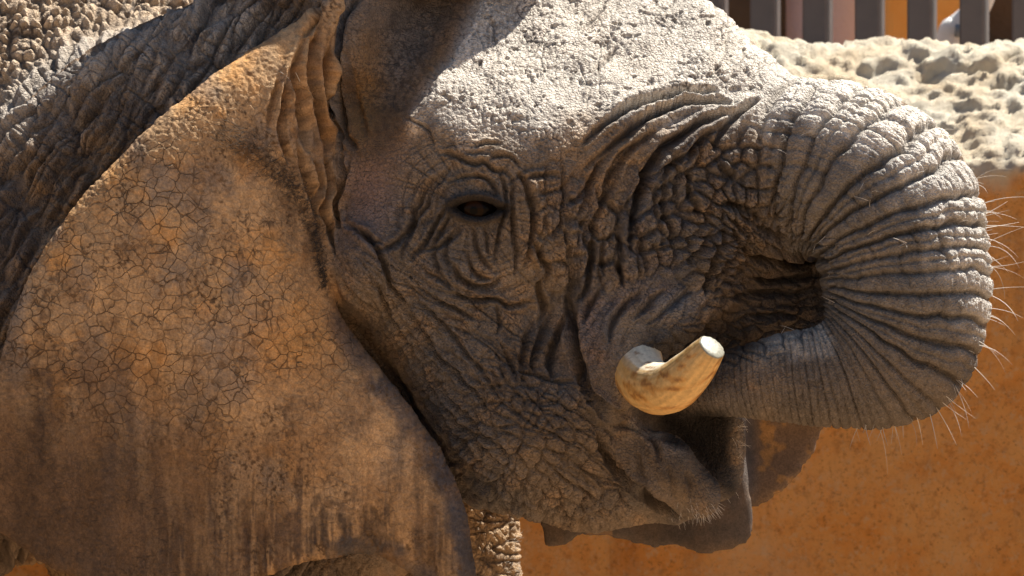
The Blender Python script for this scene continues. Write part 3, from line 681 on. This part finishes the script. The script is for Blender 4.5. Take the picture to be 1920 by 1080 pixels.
lg = Wt['body'] * sstep(900, 960, Vv); mix(c_tan * 1.1, lg * .75); mix(c_brown, lg * sstep(0, .4, n2_) * .7)
mix(c_dark * 1.3, not_ear * groove * .72 * (.8 + n2_)); C *= (1 + .16 * e_)[:, None]; C = C * (1 + e_[:, None] * np.array([.08, -.02, -.16])); fd = (hm * sstep(240, 330, Vv) * np.clip(Wt['head'] + Wt['sheath'] + 1.0 * Wt['trunk'], 0, 1))[:, None]; C = C * (1 - .20 * fd); C = C * (1 - .22 * fd) + C.mean(1, keepdims=True) * .22 * fd; C *= (1 + .20 * n3_ + .16 * n2_ + (.14 + .14 * e_) * fbm(U / 4, Vv / 4.5, 2, 99))[:, None]; C = np.clip(C, .012, .8)  # creases and the shaded face and trunk: shade painted into the skin colour

def build_mesh(name, V, quads, ng=()):
    me = bpy.data.meshes.new(name)
    tot = np.r_[np.full(len(quads), 4), [len(g) for g in ng]].astype(np.int32)
    lv = np.r_[quads.ravel(), np.concatenate([np.array(g) for g in ng]) if len(ng) else []].astype(np.int32)
    me.vertices.add(len(V)); me.vertices.foreach_set('co', V.astype(np.float32).ravel())
    me.loops.add(len(lv)); me.loops.foreach_set('vertex_index', lv)
    me.polygons.add(len(tot)); me.polygons.foreach_set('loop_start', np.r_[0, np.cumsum(tot)[:-1]].astype(np.int32))
    me.update(calc_edges=True)
    me.polygons.foreach_set('use_smooth', np.ones(len(me.polygons), bool))
    return me
def vcol(me, name, arr):
    at = me.attributes.new(name, 'FLOAT_COLOR', 'POINT')
    at.data.foreach_set('color', np.c_[arr, np.ones(len(arr))].astype(np.float32).ravel())
def link(name, me, mat, parent=None, kind=None):
    o = bpy.data.objects.new(name, me); COL.objects.link(o)
    if mat: me.materials.append(mat)
    if parent: o.parent = parent
    if kind: o['kind'] = kind
    return o
def tag(o, label, cat, group=None):
    o['label'] = label; o['category'] = cat
    if group: o['group'] = group
class NT:
    """small helper for node materials"""
    def __init__(s, name):
        s.m = bpy.data.materials.new(name); s.m.use_nodes = True; s.t = s.m.node_tree; s.b = s.t.nodes['Principled BSDF']
        s.co = s.n('ShaderNodeTexCoord').outputs['Object']
    def n(s, ty, **kw):
        x = s.t.nodes.new(ty)
        for k, v in kw.items(): setattr(x, k, v)
        return x
    def put(s, sock, v):
        if hasattr(v, 'is_output') or isinstance(v, bpy.types.NodeSocket): s.t.links.new(v, sock)
        else: sock.default_value = v
    def math(s, op, a, b=0.0, clamp=False):
        x = s.n('ShaderNodeMath', operation=op, use_clamp=clamp); s.put(x.inputs[0], a); s.put(x.inputs[1], b); return x.outputs[0]
    def ramp(s, v, a, b, lo=0.0, hi=1.0):
        x = s.n('ShaderNodeMapRange', interpolation_type='SMOOTHSTEP'); s.put(x.inputs[0], v); x.inputs[1].default_value = a; x.inputs[2].default_value = b
        x.inputs[3].default_value = lo; x.inputs[4].default_value = hi; return x.outputs[0]
    def noise(s, scale, det=4, rough=.55, vec=None):
        x = s.n('ShaderNodeTexNoise'); x.inputs['Scale'].default_value = scale; x.inputs['Detail'].default_value = det; x.inputs['Roughness'].default_value = rough
        s.put(x.inputs['Vector'], vec or s.co); return x.outputs['Fac']
    def voro(s, scale, feat='DISTANCE_TO_EDGE', vec=None):
        x = s.n('ShaderNodeTexVoronoi', feature=feat); x.inputs['Scale'].default_value = scale; s.put(x.inputs['Vector'], vec or s.co); return x.outputs['Distance']
    def mix(s, f, a, b, mode='MIX'):
        x = s.n('ShaderNodeMix', data_type='RGBA', blend_type=mode); s.put(x.inputs[0], f); s.put(x.inputs[6], a); s.put(x.inputs[7], b); return x.outputs[2]
    def bump(s, h, dist, strength=1.0, prev=None):
        x = s.n('ShaderNodeBump'); s.put(x.inputs['Height'], h); x.inputs['Distance'].default_value = dist; x.inputs['Strength'].default_value = strength
        if prev is not None: s.t.links.new(prev, x.inputs['Normal'])
        return x.outputs['Normal']
    def warp(s, scale, amt):
        x = s.n('ShaderNodeTexNoise'); x.inputs['Scale'].default_value = scale; x.inputs['Detail'].default_value = 2; s.put(x.inputs['Vector'], s.co)
        a = s.n('ShaderNodeVectorMath', operation='MULTIPLY_ADD'); s.put(a.inputs[0], x.outputs['Color']); a.inputs[1].default_value = (amt,) * 3; s.put(a.inputs[2], s.co); return a.outputs[0]
    def done(s, col, rough, normal=None, spec=.3):
        s.put(s.b.inputs['Base Color'], col); s.put(s.b.inputs['Roughness'], rough); s.b.inputs['Specular IOR Level'].default_value = spec
        if normal is not None: s.t.links.new(normal, s.b.inputs['Normal'])
        return s.m

# masks for the fine crackle: r = cracked mud of the ear, g = forehead crackle, b = trunk and wrinkled skin
mask = np.zeros((len(V), 3)); colr = np.zeros((len(V), 3)) + c_brown * 1.3
mk = np.zeros((len(P), 3))
mk[:, 0] = is_ear * np.clip(.45 + .6 * sstep(-.3, .35, fbm(U / 45, Vv / 45, 3, 71)), 0, 1) * sstep(-.25, .2, .5 * fbm(U / 110, Vv / 110, 3, 72) + .9 * gau(230, 400, 190, 260, 0) + .8 * gau(300, 640, 230, 120) + .6 * gau(480, 620, 140, 100) - .30)
mk[:, 0] = np.maximum(mk[:, 0], is_ear * .30 * sstep(-.1, .3, fbm(U / 40, Vv / 60, 3, 70)))
mk[:, 1] = not_ear * M([(800, 120), (900, -60), (1420, -60), (1480, 130), (1280, 190), (1100, 290), (920, 240)], 40) + not_ear * .6 * M([(680, -60), (860, -60), (820, 200), (720, 240), (650, 100)], 30)
mk[:, 2] = not_ear
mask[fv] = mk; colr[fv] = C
s = NT('elephant_skin')
at = s.n('ShaderNodeAttribute', attribute_name='Skin').outputs['Color']
mk_ = s.n('ShaderNodeSeparateColor'); s.put(mk_.inputs[0], s.n('ShaderNodeAttribute', attribute_name='Crackle').outputs['Color'])
wp = s.warp(30, .022)
crack = s.math('MULTIPLY', s.ramp(s.math('SUBTRACT', s.voro(43, vec=wp), s.ramp(s.noise(25, 2), .35, .7, 0, .03)), .0, .030, 1, 0), mk_.outputs[0])
grain = s.noise(300, 3, .65)
col = s.mix(1.0, at, s.ramp(grain, .2, .8, .72, 1.28), 'MULTIPLY')
col = s.mix(s.math('MULTIPLY', crack, .66), col, (.09, .05, .025, 1))
cell = s.ramp(s.voro(150, vec=s.co), 0, .22)
hgt = s.math('ADD', s.math('MULTIPLY', crack, -2.0), s.math('MULTIPLY', cell, mk_.outputs[2])); hgt = s.math('ADD', hgt, grain)
nb = s.bump(hgt, .0015)
skin = s.done(col, .82, nb, .25)

elephant = bpy.data.objects.new('elephant', None); COL.objects.link(elephant); elephant.location = (-1.6, .5, 0)
tag(elephant, 'mud-caked grey elephant in profile with trunk curled back into its mouth', 'elephant')
def child(o):
    o.parent = elephant; o.matrix_parent_inverse = elephant.matrix_world.inverted() if False else o.matrix_parent_inverse
    o.location = Vector(o.location) - elephant.location
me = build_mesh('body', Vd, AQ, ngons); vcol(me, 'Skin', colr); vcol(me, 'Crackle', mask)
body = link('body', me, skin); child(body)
print('body', len(me.polygons), round(time.time() - T0, 1))

# ------------------------------------------------------------------ tubes
def tube(pts, radii, n=12, cap=True, flat_end=False):
    pts = np.asarray(pts, float); t = np.gradient(pts, axis=0); t /= np.linalg.norm(t, axis=1, keepdims=True) + 1e-12
    up = np.array([.13, .21, .97]); vs = []
    a = np.cross(t[0], up); a /= np.linalg.norm(a)
    for p, d, r in zip(pts, t, radii):
        a = a - d * (a @ d); a /= np.linalg.norm(a); b = np.cross(d, a)
        for k in range(n):
            q = 2 * math.pi * k / n; vs.append(p + r * (math.cos(q) * a + math.sin(q) * b))
    m_ = len(pts); fs = []
    for i in range(m_ - 1):
        for k in range(n): fs.append((i * n + k, i * n + (k + 1) % n, (i + 1) * n + (k + 1) % n, (i + 1) * n + k))
    if cap: fs += [tuple(range(n))[::-1], tuple((m_ - 1) * n + k for k in range(n))]
    return vs, fs
def pymesh(name, vs, fs, smooth_=True):
    me = bpy.data.meshes.new(name); me.from_pydata([tuple(v) for v in vs], [], fs); me.update()
    if smooth_: me.polygons.foreach_set('use_smooth', np.ones(len(me.polygons), bool))
    return me

# tusk
tk_pts = spline([(1228, 585, -.09, .040), (1208, 632, -.185, .043), (1195, 674, -.265, .0455), (1203, 706, -.325, .0475), (1229, 727, -.372, .0475), (1263, 724, -.415, .0445),
                 (1296, 697, -.452, .0385), (1320, 669, -.478, .0315), (1334, 652, -.492, .026)], 6)
cen = np.array([W(p[0], p[1], p[2]) for p in tk_pts]); rad = tk_pts[:, 3]
cen = np.vstack([cen, cen[-1] + (cen[-1] - cen[-2]) * .35, cen[-1] + (cen[-1] - cen[-2]) * .40]); rad = np.r_[rad, rad[-1] * .92, rad[-1] * .72]
cen_f = spline(cen[:-2], 5); rad_f = np.interp(np.linspace(0, 1, len(cen_f)), np.linspace(0, 1, len(rad) - 2), rad[:-2])
dt = cen_f[-1] - cen_f[-2]; dt /= np.linalg.norm(dt)
cen_f = np.vstack([cen_f, cen_f[-1] + dt * .0020, cen_f[-1] + dt * .0034, cen_f[-1] + dt * .0042, cen_f[-1] + dt * .0045]); rad_f = np.r_[rad_f, rad_f[-1] * .96, rad_f[-1] * .88, rad_f[-1] * .55, rad_f[-1] * .1]
NR = 64; vs, fs = tube(cen_f, rad_f, NR); vs = np.array(vs); nrow = len(cen_f)
ax_n = np.repeat(cen_f, NR, 0); nv = vs - ax_n; nv /= np.linalg.norm(nv, axis=1, keepdims=True) + 1e-9
srow = np.repeat(np.r_[0, np.cumsum(np.linalg.norm(np.diff(cen_f, axis=0), axis=1))], NR); ang = np.tile(np.arange(NR) / NR * 2 * np.pi, nrow)
ca2, sa2 = np.cos(ang) * 3, np.sin(ang) * 3
gr = fbm(ca2 * 2.2 + srow * 5, sa2 * 2.2 + srow * 3, 4, 121); blot = fbm(ca2 + srow * 45, sa2 - srow * 38, 4, 122); fine_c = vn2(ca2 * 7 + srow * 6, sa2 * 7, 123)
inner = np.clip(nv @ (np.array([.25, -.1, .95])), -1, 1)
tc = np.array([.62, .40, .155])[None] * np.ones((len(vs), 1))
def tmix(col_, w_):
    global tc
    w_ = np.clip(w_, 0, 1)[:, None]; tc = tc * (1 - w_) + np.array(col_) * w_
tmix([.54, .28, .075], sstep(-.1, .4, blot)); tmix([.76, .70, .56], sstep(.1, .8, inner + .4 * gr) * .85); tmix([.25, .115, .035], sstep(.28, .55, blot + .3 * gr) * .8)
tmix([.22, .12, .05], sstep(.10, .0, np.abs(fine_c)) * .45 * sstep(-.1, .3, gr)); tmix([.34, .24, .10], sstep(srow.max() - .02, srow.max() - .006, srow) * .35)
tmix([.24, .25, .21], (np.arange(len(vs)) >= (nrow - 4) * NR) * .9); tc *= (1 + .15 * fine_c + .12 * gr)[:, None]
vs = vs + nv * (.0014 * fbm(ca2 * 2 + srow * 20, sa2 * 2, 3, 124) - .0010 * sstep(.1, 0, np.abs(fine_c)))[:, None]
s = NT('ivory'); tcol = s.n('ShaderNodeAttribute', attribute_name='Ivory').outputs['Color']
ivory = s.done(s.mix(1.0, tcol, s.ramp(s.noise(140, 4), .2, .8, .85, 1.15), 'MULTIPLY'), .42, s.bump(s.noise(90, 4), .0012), .4)
tme = pymesh('tusk', vs, fs); vcol(tme, 'Ivory', np.clip(tc, .01, .85))
tusk = link('tusk', tme, ivory); child(tusk); tusk['label'] = 'short blunt yellowed ivory tusk curving upward'

# eye
ec = W(893, 391, 0)
ix = np.nonzero((np.abs(U - 893) < 40) & (np.abs(Vv - 391) < 24) & (not_ear > .5))[0]
y_eye = np.median(P[ix][:, 1])
def ball(c, r, n=24, m_=16):
    vs = [c + r * np.array([math.sin(a) * math.cos(b), math.sin(a) * math.sin(b), math.cos(a)]) for a in np.linspace(0.001, math.pi - .001, m_) for b in np.linspace(0, 2 * math.pi, n, endpoint=False)]
    fs = [(i * n + k, (i + 1) * n + k, (i + 1) * n + (k + 1) % n, i * n + (k + 1) % n) for i in range(m_ - 1) for k in range(n)]
    return vs, fs
r_e = .044; c_e = W(893, 392, y_eye + .044 + .010)
s = NT('eyeball'); iris_c = c_e + np.array([-.10, -1, -.08]) / np.linalg.norm([-.10, -1, -.08]) * r_e
dn = s.n('ShaderNodeVectorMath', operation='DISTANCE'); s.put(dn.inputs[0], s.co); dn.inputs[1].default_value = tuple(iris_c)
col = s.mix(s.ramp(dn.outputs['Value'], .006, .009), (.004, .003, .003, 1), s.mix(s.noise(220, 3), (.028, .012, .004, 1), (.009, .005, .003, 1)))
col = s.mix(s.ramp(dn.outputs['Value'], .016, .020), col, (.004, .003, .003, 1))
eyem = s.done(col, .03, None, .07)
eye = link('eye', pymesh('eye', *ball(c_e, r_e)), eyem)
eye.data.polygons.foreach_set('use_smooth', np.ones(len(eye.data.polygons), bool)); child(eye)

# ------------------------------------------------------------------ hairs
hr = np.random.default_rng(3)
def hair_set(name, roots, mat_):
    vs, fs = [], []
    for p, d, L, r, droop in roots:
        d = d / np.linalg.norm(d); n = 6; pts = []; q = np.array(p, float) - d * .006; dd = d.copy()
        side = hr.normal(0, .28, 3)
        for k in range(n + 1):
            pts.append(q.copy()); dd = dd + np.array([0, 0, -droop]) / n + side / n; dd /= np.linalg.norm(dd); q = q + dd * (L + .006) / n
        a, f = tube(pts, np.linspace(r, r * .25, n + 1), 4); o = len(vs); vs += a; fs += [tuple(i + o for i in g) for g in f]
    ob = link(name, pymesh(name, vs, fs), mat_, kind='stuff'); child(ob); return ob
def hair_mat(name, c_, rough=.45):
    s = NT(name); return s.done(s.mix(s.noise(40, 2), tuple(c_) + (1,), tuple(x * .75 for x in c_) + (1,)), rough, None, .4)
white_h = hair_mat('pale_bristle', (.75, .70, .62)); brown_h = hair_mat('brown_bristle', (.10, .075, .055), .8); dark_h = hair_mat('dark_lash', (.02, .016, .013))
Pd = Vd[fv]
bk = {}
_o = np.argsort((np.clip(U, -80, 2000) // 20).astype(int) * 1000 + (np.clip(Vv, -80, 1160) // 20).astype(int), kind='stable')
_key = ((np.clip(U, -80, 2000) // 20).astype(int) * 1000 + (np.clip(Vv, -80, 1160) // 20).astype(int))[_o]
def pick(u0, v0, msk=None):
    best = None
    for R_ in (1, 3, 8):
        ids = []
        for a in range(int(u0 // 20) - R_, int(u0 // 20) + R_ + 1):
            l, r = np.searchsorted(_key, [a * 1000 + int(v0 // 20) - R_, a * 1000 + int(v0 // 20) + R_ + 1]); ids.append(_o[l:r])
        ids = np.concatenate(ids)
        if msk is not None: ids = ids[msk[ids] > .4]
        ids = ids[Nn[ids, 1] < .3]
        if len(ids):
            d = np.hypot(U[ids] - u0, Vv[ids] - v0) + Pd[ids, 1] * 30; i = ids[int(np.argmin(d))]; return Pd[i], Nn[i]
    return Pd[0], Nn[0]
roots = []
for k in range(70):
    t = hr.random(); q = spline([(1825, 330), (1852, 470), (1846, 600), (1800, 725), (1700, 795), (1600, 797)], 12); i = int(t * (len(q) - 1)); u0, v0 = q[i] + hr.normal(0, 5, 2)
    p, nn = pick(u0, v0, Wt['trunk']); nn = nn + np.array([0, hr.normal(0, .5), 0]) + hr.normal(0, .25, 3); roots.append((p, nn, hr.uniform(.015, .09), hr.uniform(.0003, .0009), hr.uniform(.1, 1.1)))
for k in range(40):
    u0, v0 = hr.uniform(1440, 1830), hr.uniform(200, 620)
    p, nn = pick(u0, v0, Wt['trunk']); roots.append((p, nn + hr.normal(0, .6, 3), hr.uniform(.012, .03), .0006, .3))
for k in range(70):
    u0, v0 = hr.normal(1318, 28), hr.normal(962, 12)
    p, nn = pick(u0, v0, not_ear); roots.append((p, nn + np.array([.3, 0, -.5]) + hr.normal(0, .3, 3), hr.uniform(.006, .018), .0004, .3))
for k in range(22):
    q = np.array([1388 + hr.normal(0, 6), 780]) + np.array([0, 90]) * hr.random() ** 1.3; p, nn = pick(q[0], q[1], not_ear); roots.append((p, np.array([1, -.2, .1]) + hr.normal(0, .6, 3), hr.uniform(.006, .026), .0004, .3))
for k in range(40):
    p, nn = pick(hr.normal(960, 6), hr.uniform(1000, 1080), Wt['body']); roots.append((p, np.array([1, -.3, .2]) + hr.normal(0, .3, 3), hr.uniform(.006, .016), .0005, .2))
for (u0, v0) in [(560, 152), (548, 150), (610, 120), (1700, 455)]:
    p, nn = pick(u0, v0); roots.append((p, nn + np.array([-.8, 0, .3]) , .035, .0011, .2))
hair_set('bristles', roots, white_h)
roots = []
for k in range(900):
    t = hr.random(); q = spline([(425, 250), (470, 275), (520, 315), (560, 360), (585, 420), (600, 480), (608, 540)], 10); f = t ** .8 * (len(q) - 1); i = int(f); wdt = 24 * (1 - t) + 6
    u0, v0 = q[i] + hr.normal(0, 1, 2) * wdt * .55
    p, nn = pick(u0, v0); roots.append((p, nn * .55 + np.array([-.6, -.1, .25 - .7 * t]) + hr.normal(0, .3, 3), hr.uniform(.012, .032) * (1.2 - .5 * t), .0005, .3))
hair_set('ear_hair', roots, brown_h)
roots = []
for k in range(30):
    t = k / 29; q = spline([(850, 372), (875, 362), (905, 363), (930, 374)], 20); u0, v0 = q[int(t * (len(q) - 1))]
    p, nn = pick(u0, v0 - 4); roots.append((p, np.array([(t - .5) * .9 - .1, -.55, -.75]) + hr.normal(0, .2, 3), hr.uniform(.010, .020), .0005, .5))
hair_set('eyelashes', roots, dark_h)

# ------------------------------------------------------------------ ground
s = NT('sandy_dirt'); col = s.mix(s.ramp(s.noise(.9, 6, .6), .35, .65), (.33, .215, .125, 1), (.40, .28, .17, 1)); col = s.mix(s.ramp(s.noise(14, 5), .4, .7, 0, .6), col, (.26, .15, .075, 1))
dirt = s.done(col, .95, s.bump(s.noise(9, 8, .65), .03), .1)
n = 41; gxs = np.linspace(-1, 1, n); gxs = np.sign(gxs) * np.abs(gxs) ** 3 * 400
vs = [(x, y, 0) for y in gxs for x in gxs]; fs = [(j * n + i, j * n + i + 1, (j + 1) * n + i + 1, (j + 1) * n + i) for j in range(n - 1) for i in range(n - 1)]
link('ground', pymesh('ground', vs, fs, False), dirt, kind='structure')

# ------------------------------------------------------------------ clay wall behind the elephant, with a crumbling pale cap
YW = 1.95
prof = spline([(YW + .02, -.05), (YW, .6), (YW, 1.4), (YW - .01, 1.96), (YW - .04, 2.12), (YW - .055, 2.175), (YW - .02, 2.225), (YW + .06, 2.275), (YW + .16, 2.335), (YW + .27, 2.41), (YW + .38, 2.485), (YW + .52, 2.505), (YW + .66, 2.48), (YW + .72, 2.3), (YW + .74, 1.2), (YW + .74, -.05)], 22)
d_ = np.r_[0, np.cumsum(np.linalg.norm(np.diff(prof, axis=0), axis=1))]
want = np.r_[np.linspace(0, 1.2, 20, endpoint=False), np.arange(1.2, 3.05, .009), np.linspace(3.06, d_[-1], 24)]
pf = np.stack([np.interp(want, d_, prof[:, 0]), np.interp(want, d_, prof[:, 1])], 1)
xs = np.r_[np.linspace(-9, -1.4, 60, endpoint=False), np.arange(-1.4, 1.5, .009), np.linspace(1.5, 9, 60)]
tp = np.gradient(pf, axis=0); tp /= np.linalg.norm(tp, axis=1, keepdims=True); nrm = np.stack([-tp[:, 1], tp[:, 0]], 1)
XX, SS = np.meshgrid(xs, want, indexing='ij')
capm = np.interp(pf[:, 1], [2.10, 2.22], [0, 1])[None] * np.ones_like(XX)
lump = .035 * fbm(XX * 2.6, SS * 3.2, 3, 81) + .026 * fbm(XX * 11, SS * 13, 4, 82, .6) + .018 * fbm(XX * 34, SS * 34, 3, 83, .65)
b1, r1, _f = vor(XX * 22 + fbm(XX * 9, SS * 9, 2, 84), SS * 22, 21); b2, r2, _f = vor(XX * 8 + 1.2 * fbm(XX * 7, SS * 7, 3, 95), SS * 10 + 1.2 * fbm(XX * 7, SS * 7, 3, 96), 23); b3, r3, _f = vor(XX * 27 + fbm(XX * 20, SS * 20, 2, 97), SS * 30, 24)
lump = lump * .55 + .018 * (r2 - .5) * sstep(0, .12, b2) + .011 * (r3 - .5) * sstep(0, .12, b3) - .008 * sstep(.08, 0, b2) * (r2 > .3)
lump = lump + .007 * (sstep(0, .5, b1) - .5) * (r1 > .35) - .010 * sstep(.22, .02, np.abs(fbm(XX * 5 + SS * 2, SS * 7 - XX * 2, 4, 85)))
lump = lump - .03 * sstep(.3, .6, fbm(XX * 6, SS * 8, 4, 86, .6)) * sstep(.35, .55, XX)
flat = .022 * fbm(XX * 2, SS * 2, 4, 88) - .006 * sstep(.10, .0, np.abs(fbm(XX * 3, SS * 2.2, 4, 98))) + .004 * fbm(XX * 16, SS * 16, 4, 89) + .002 * fbm(XX * 70, SS * 70, 2, 90)
sm_ = sstep(.62, .50, XX)                                    # the cap is smoother beside the forehead
h_ = flat * (1 - capm) + capm * (lump * (1 - .85 * sm_) + .012 * fbm(XX * 3, SS * 3, 2, 91))
Yq = pf[None, :, 0] + nrm[None, :, 0] * h_; Zq = pf[None, :, 1] + nrm[None, :, 1] * h_ + capm * (.02 * vn2(XX * 3.1, 0 * XX, 92) + .03 * sstep(.75, .45, XX))
vs = np.stack([XX, Yq, Zq], 2).reshape(-1, 3); nx_, ns_ = XX.shape
ii = np.arange(nx_ * ns_).reshape(nx_, ns_); qd = np.stack([ii[:-1, :-1].ravel(), ii[1:, :-1].ravel(), ii[1:, 1:].ravel(), ii[:-1, 1:].ravel()], 1)
me = build_mesh('clay_wall', vs, qd)
drip = capm + .55 * fbm(XX * 7, SS * 4, 4, 94) * ((pf[None, :, 1] > 2.0) & (pf[None, :, 1] < 2.4)); cm = sstep(.25, .75, drip).reshape(-1)
vcol(me, 'Cap', np.stack([cm] * 3, 1))
s = NT('clay'); cap = s.n('ShaderNodeSeparateColor'); s.put(cap.inputs[0], s.n('ShaderNodeAttribute', attribute_name='Cap').outputs['Color'])
oc = s.mix(s.ramp(s.noise(5, 6, .65), .35, .65), (.86, .35, .075, 1), (.90, .46, .15, 1)); oc = s.mix(s.ramp(s.noise(34, 7, .78), .50, .68, 0, .55), oc, (.50, .18, .04, 1)); oc = s.mix(s.ramp(s.noise(95, 5, .8), .54, .66, 0, .7), oc, (.34, .12, .03, 1)); oc = s.mix(s.ramp(s.noise(55, 5, .75), .5, .68, 0, .75), oc, (.80, .50, .26, 1)); oc = s.mix(s.ramp(s.noise(9, 8, .75), .57, .68, 0, .5), oc, (.30, .11, .03, 1))
mp = s.n('ShaderNodeMapping'); s.put(mp.inputs[0], s.co); mp.inputs['Scale'].default_value = (9, 9, 1.1)
oc = s.mix(s.ramp(s.noise(1, 6, .65, mp.outputs[0]), .50, .68, 0, .38), oc, (.42, .15, .035, 1)); oc = s.mix(s.ramp(s.noise(2.2, 7, .7), .52, .72, 0, .55), oc, (.84, .55, .30, 1))
cc = s.mix(s.ramp(s.noise(7, 5), .35, .7), (.78, .71, .57, 1), (.72, .58, .40, 1)); cc = s.mix(s.ramp(s.noise(45, 5, .7), .55, .8, 0, .35), cc, (.42, .30, .17, 1))
clay = s.done(s.mix(cap.outputs[0], oc, cc), .9, s.bump(s.noise(55, 9, .8), .016), .15)
wall = link('clay_wall', me, clay); tag(wall, 'orange clay wall with a crumbling cream stone cap behind the elephant', 'wall')

# ------------------------------------------------------------------ fence of dark posts behind the wall
YF = 3.05
def box(vs, fs, cx, cy, z0, z1, wx, wy, rot=0.0, bev=.006):
    ca, sa = math.cos(rot), math.sin(rot); o = len(vs)
    oct_ = []
    for sx, sy in ((-1, -1), (1, -1), (1, 1), (-1, 1)):
        p1 = (sx * (wx / 2 - bev), sy * wy / 2); p2 = (sx * wx / 2, sy * (wy / 2 - bev)); oct_ += [p1, p2] if sx * sy < 0 else [p2, p1]
    oct_ = [oct_[k] for k in range(8)]
    for z in (z0, z1):
        for x, y in oct_: vs.append((cx + x * ca - y * sa, cy + x * sa + y * ca, z))
    for k in range(8): fs.append((o + k, o + (k + 1) % 8, o + 8 + (k + 1) % 8, o + 8 + k))
    fs += [tuple(o + k for k in range(8))[::-1], tuple(o + 8 + k for k in range(8))]
s = NT('painted_steel'); dark_m = s.done(s.mix(s.ramp(s.noise(7, 5), .35, .7), (.105, .085, .08, 1), (.145, .115, .105, 1)), .5, s.bump(s.noise(40, 4), .001), .4)
fence = bpy.data.objects.new('fence', None); COL.objects.link(fence); fence.location = (1.0, YF, 0)
tag(fence, 'dark brown steel post fence standing behind the clay wall', 'fence')
sF = (D + YF) / D
vs, fs = [], []; box(vs, fs, 0, 0, 0, 3.6, .066, .080, math.radians(-16)); pme = pymesh('post', vs, fs, False); pme.materials.append(dark_m)
centres = [1335 + 98.0 * k + 2 for k in range(-3, 9)]
for px in centres:
    o = bpy.data.objects.new('post', pme); COL.objects.link(o); o.parent = fence; o.location = ((px - 960) / PX * sF - 1.0, 0, 0)
for z in (.25, 3.2):
    vs, fs = [], []; box(vs, fs, 0, .062, z, z + .06, 2.05, .04); o = link('rail', pymesh('rail', vs, fs, False), dark_m, fence); o.location = ((1335 + 98 * 2.5 - 960) / PX * sF - 1.0, 0, 0)

# ------------------------------------------------------------------ what stands behind the fence
def at(px, py, y): return W(px, py, y)
def slab(name, px0, px1, y, z0, z1, depth, mat_, parent=None):
    x0, x1 = W(px0, 0, y)[0], W(px1, 0, y)[0]; vs, fs = [], []; box(vs, fs, (x0 + x1) / 2, y + depth / 2, z0, z1, x1 - x0, depth, 0, .01); return link(name, pymesh(name, vs, fs, False), mat_, parent)
def plaster(name, c1, c2, rough=.85):
    s = NT(name); return s.done(s.mix(s.ramp(s.noise(3, 5), .35, .65), c1 + (1,), c2 + (1,)), rough, s.bump(s.noise(60, 4), .004), .2)
g_m = plaster('grey_plaster', (.58, .53, .58), (.66, .60, .65)); o_m = plaster('orange_plaster', (.78, .34, .07), (.82, .42, .12)); w_m = plaster('white_paint', (.78, .78, .76), (.72, .72, .71), .5)
b_m = plaster('brown_timber', (.06, .045, .028), (.10, .075, .05), .7); m_m = plaster('grey_metal', (.20, .24, .28), (.28, .32, .36), .35)
shed = bpy.data.objects.new('outbuilding', None); COL.objects.link(shed); tag(shed, 'low grey plastered outbuilding with a dark timber door seen between the fence posts', 'building')
slab('wall', 1050, 1655, 5.2, 0, 3.6, 2.0, g_m, shed); d_o = slab('door', 1120, 1474, 5.14, 0, 3.1, .052, b_m, shed); slab('roof', 1030, 1670, 5.0, 3.6, 3.75, 2.4, b_m, shed)
pil = slab('clay_pillar', 1668, 1840, 4.6, 0, 3.4, .5, o_m); tag(pil, 'orange clay pillar seen between the fence posts', 'pillar')
dk = slab('timber_screen', 1850, 2100, 5.0, 2.62, 3.6, .1, b_m); tag(dk, 'dark timber screen above the white plinth beyond the fence', 'screen')
wb = slab('plinth', 1845, 2100, 4.9, 0, 2.62, .6, w_m); tag(wb, 'sunlit white plinth below the timber screen beyond the fence', 'plinth')
pp = spline([(1850, -60, 3.6), (1842, -10, 3.6), (1822, 28, 3.6), (1795, 52, 3.6), (1782, 64, 3.6), (1778, 120, 3.6)], 6); cp = [W(*p) for p in pp]
pipe = bpy.data.objects.new('drain_pipe', None); COL.objects.link(pipe); pipe.location = tuple(W(1778, 0, 3.6)[:2]) + (0,); tag(pipe, 'white bent drain pipe with a metal collar between the fence posts', 'pipe')
cp = cp + [np.array([cp[-1][0], cp[-1][1], 0.0])]
def under(o, root): o.parent = root; o.location = -root.location
o = link('pipe', pymesh('pipe', *tube(cp, [.036] * len(cp), 14)), w_m); under(o, pipe)
o = link('collar', pymesh('collar', *tube([W(1790, 57, 3.57), W(1836, 62, 3.57), W(1838, 62, 3.57)], [.018, .018, .014], 12)), m_m); under(o, pipe)
print('all', round(time.time() - T0, 1))
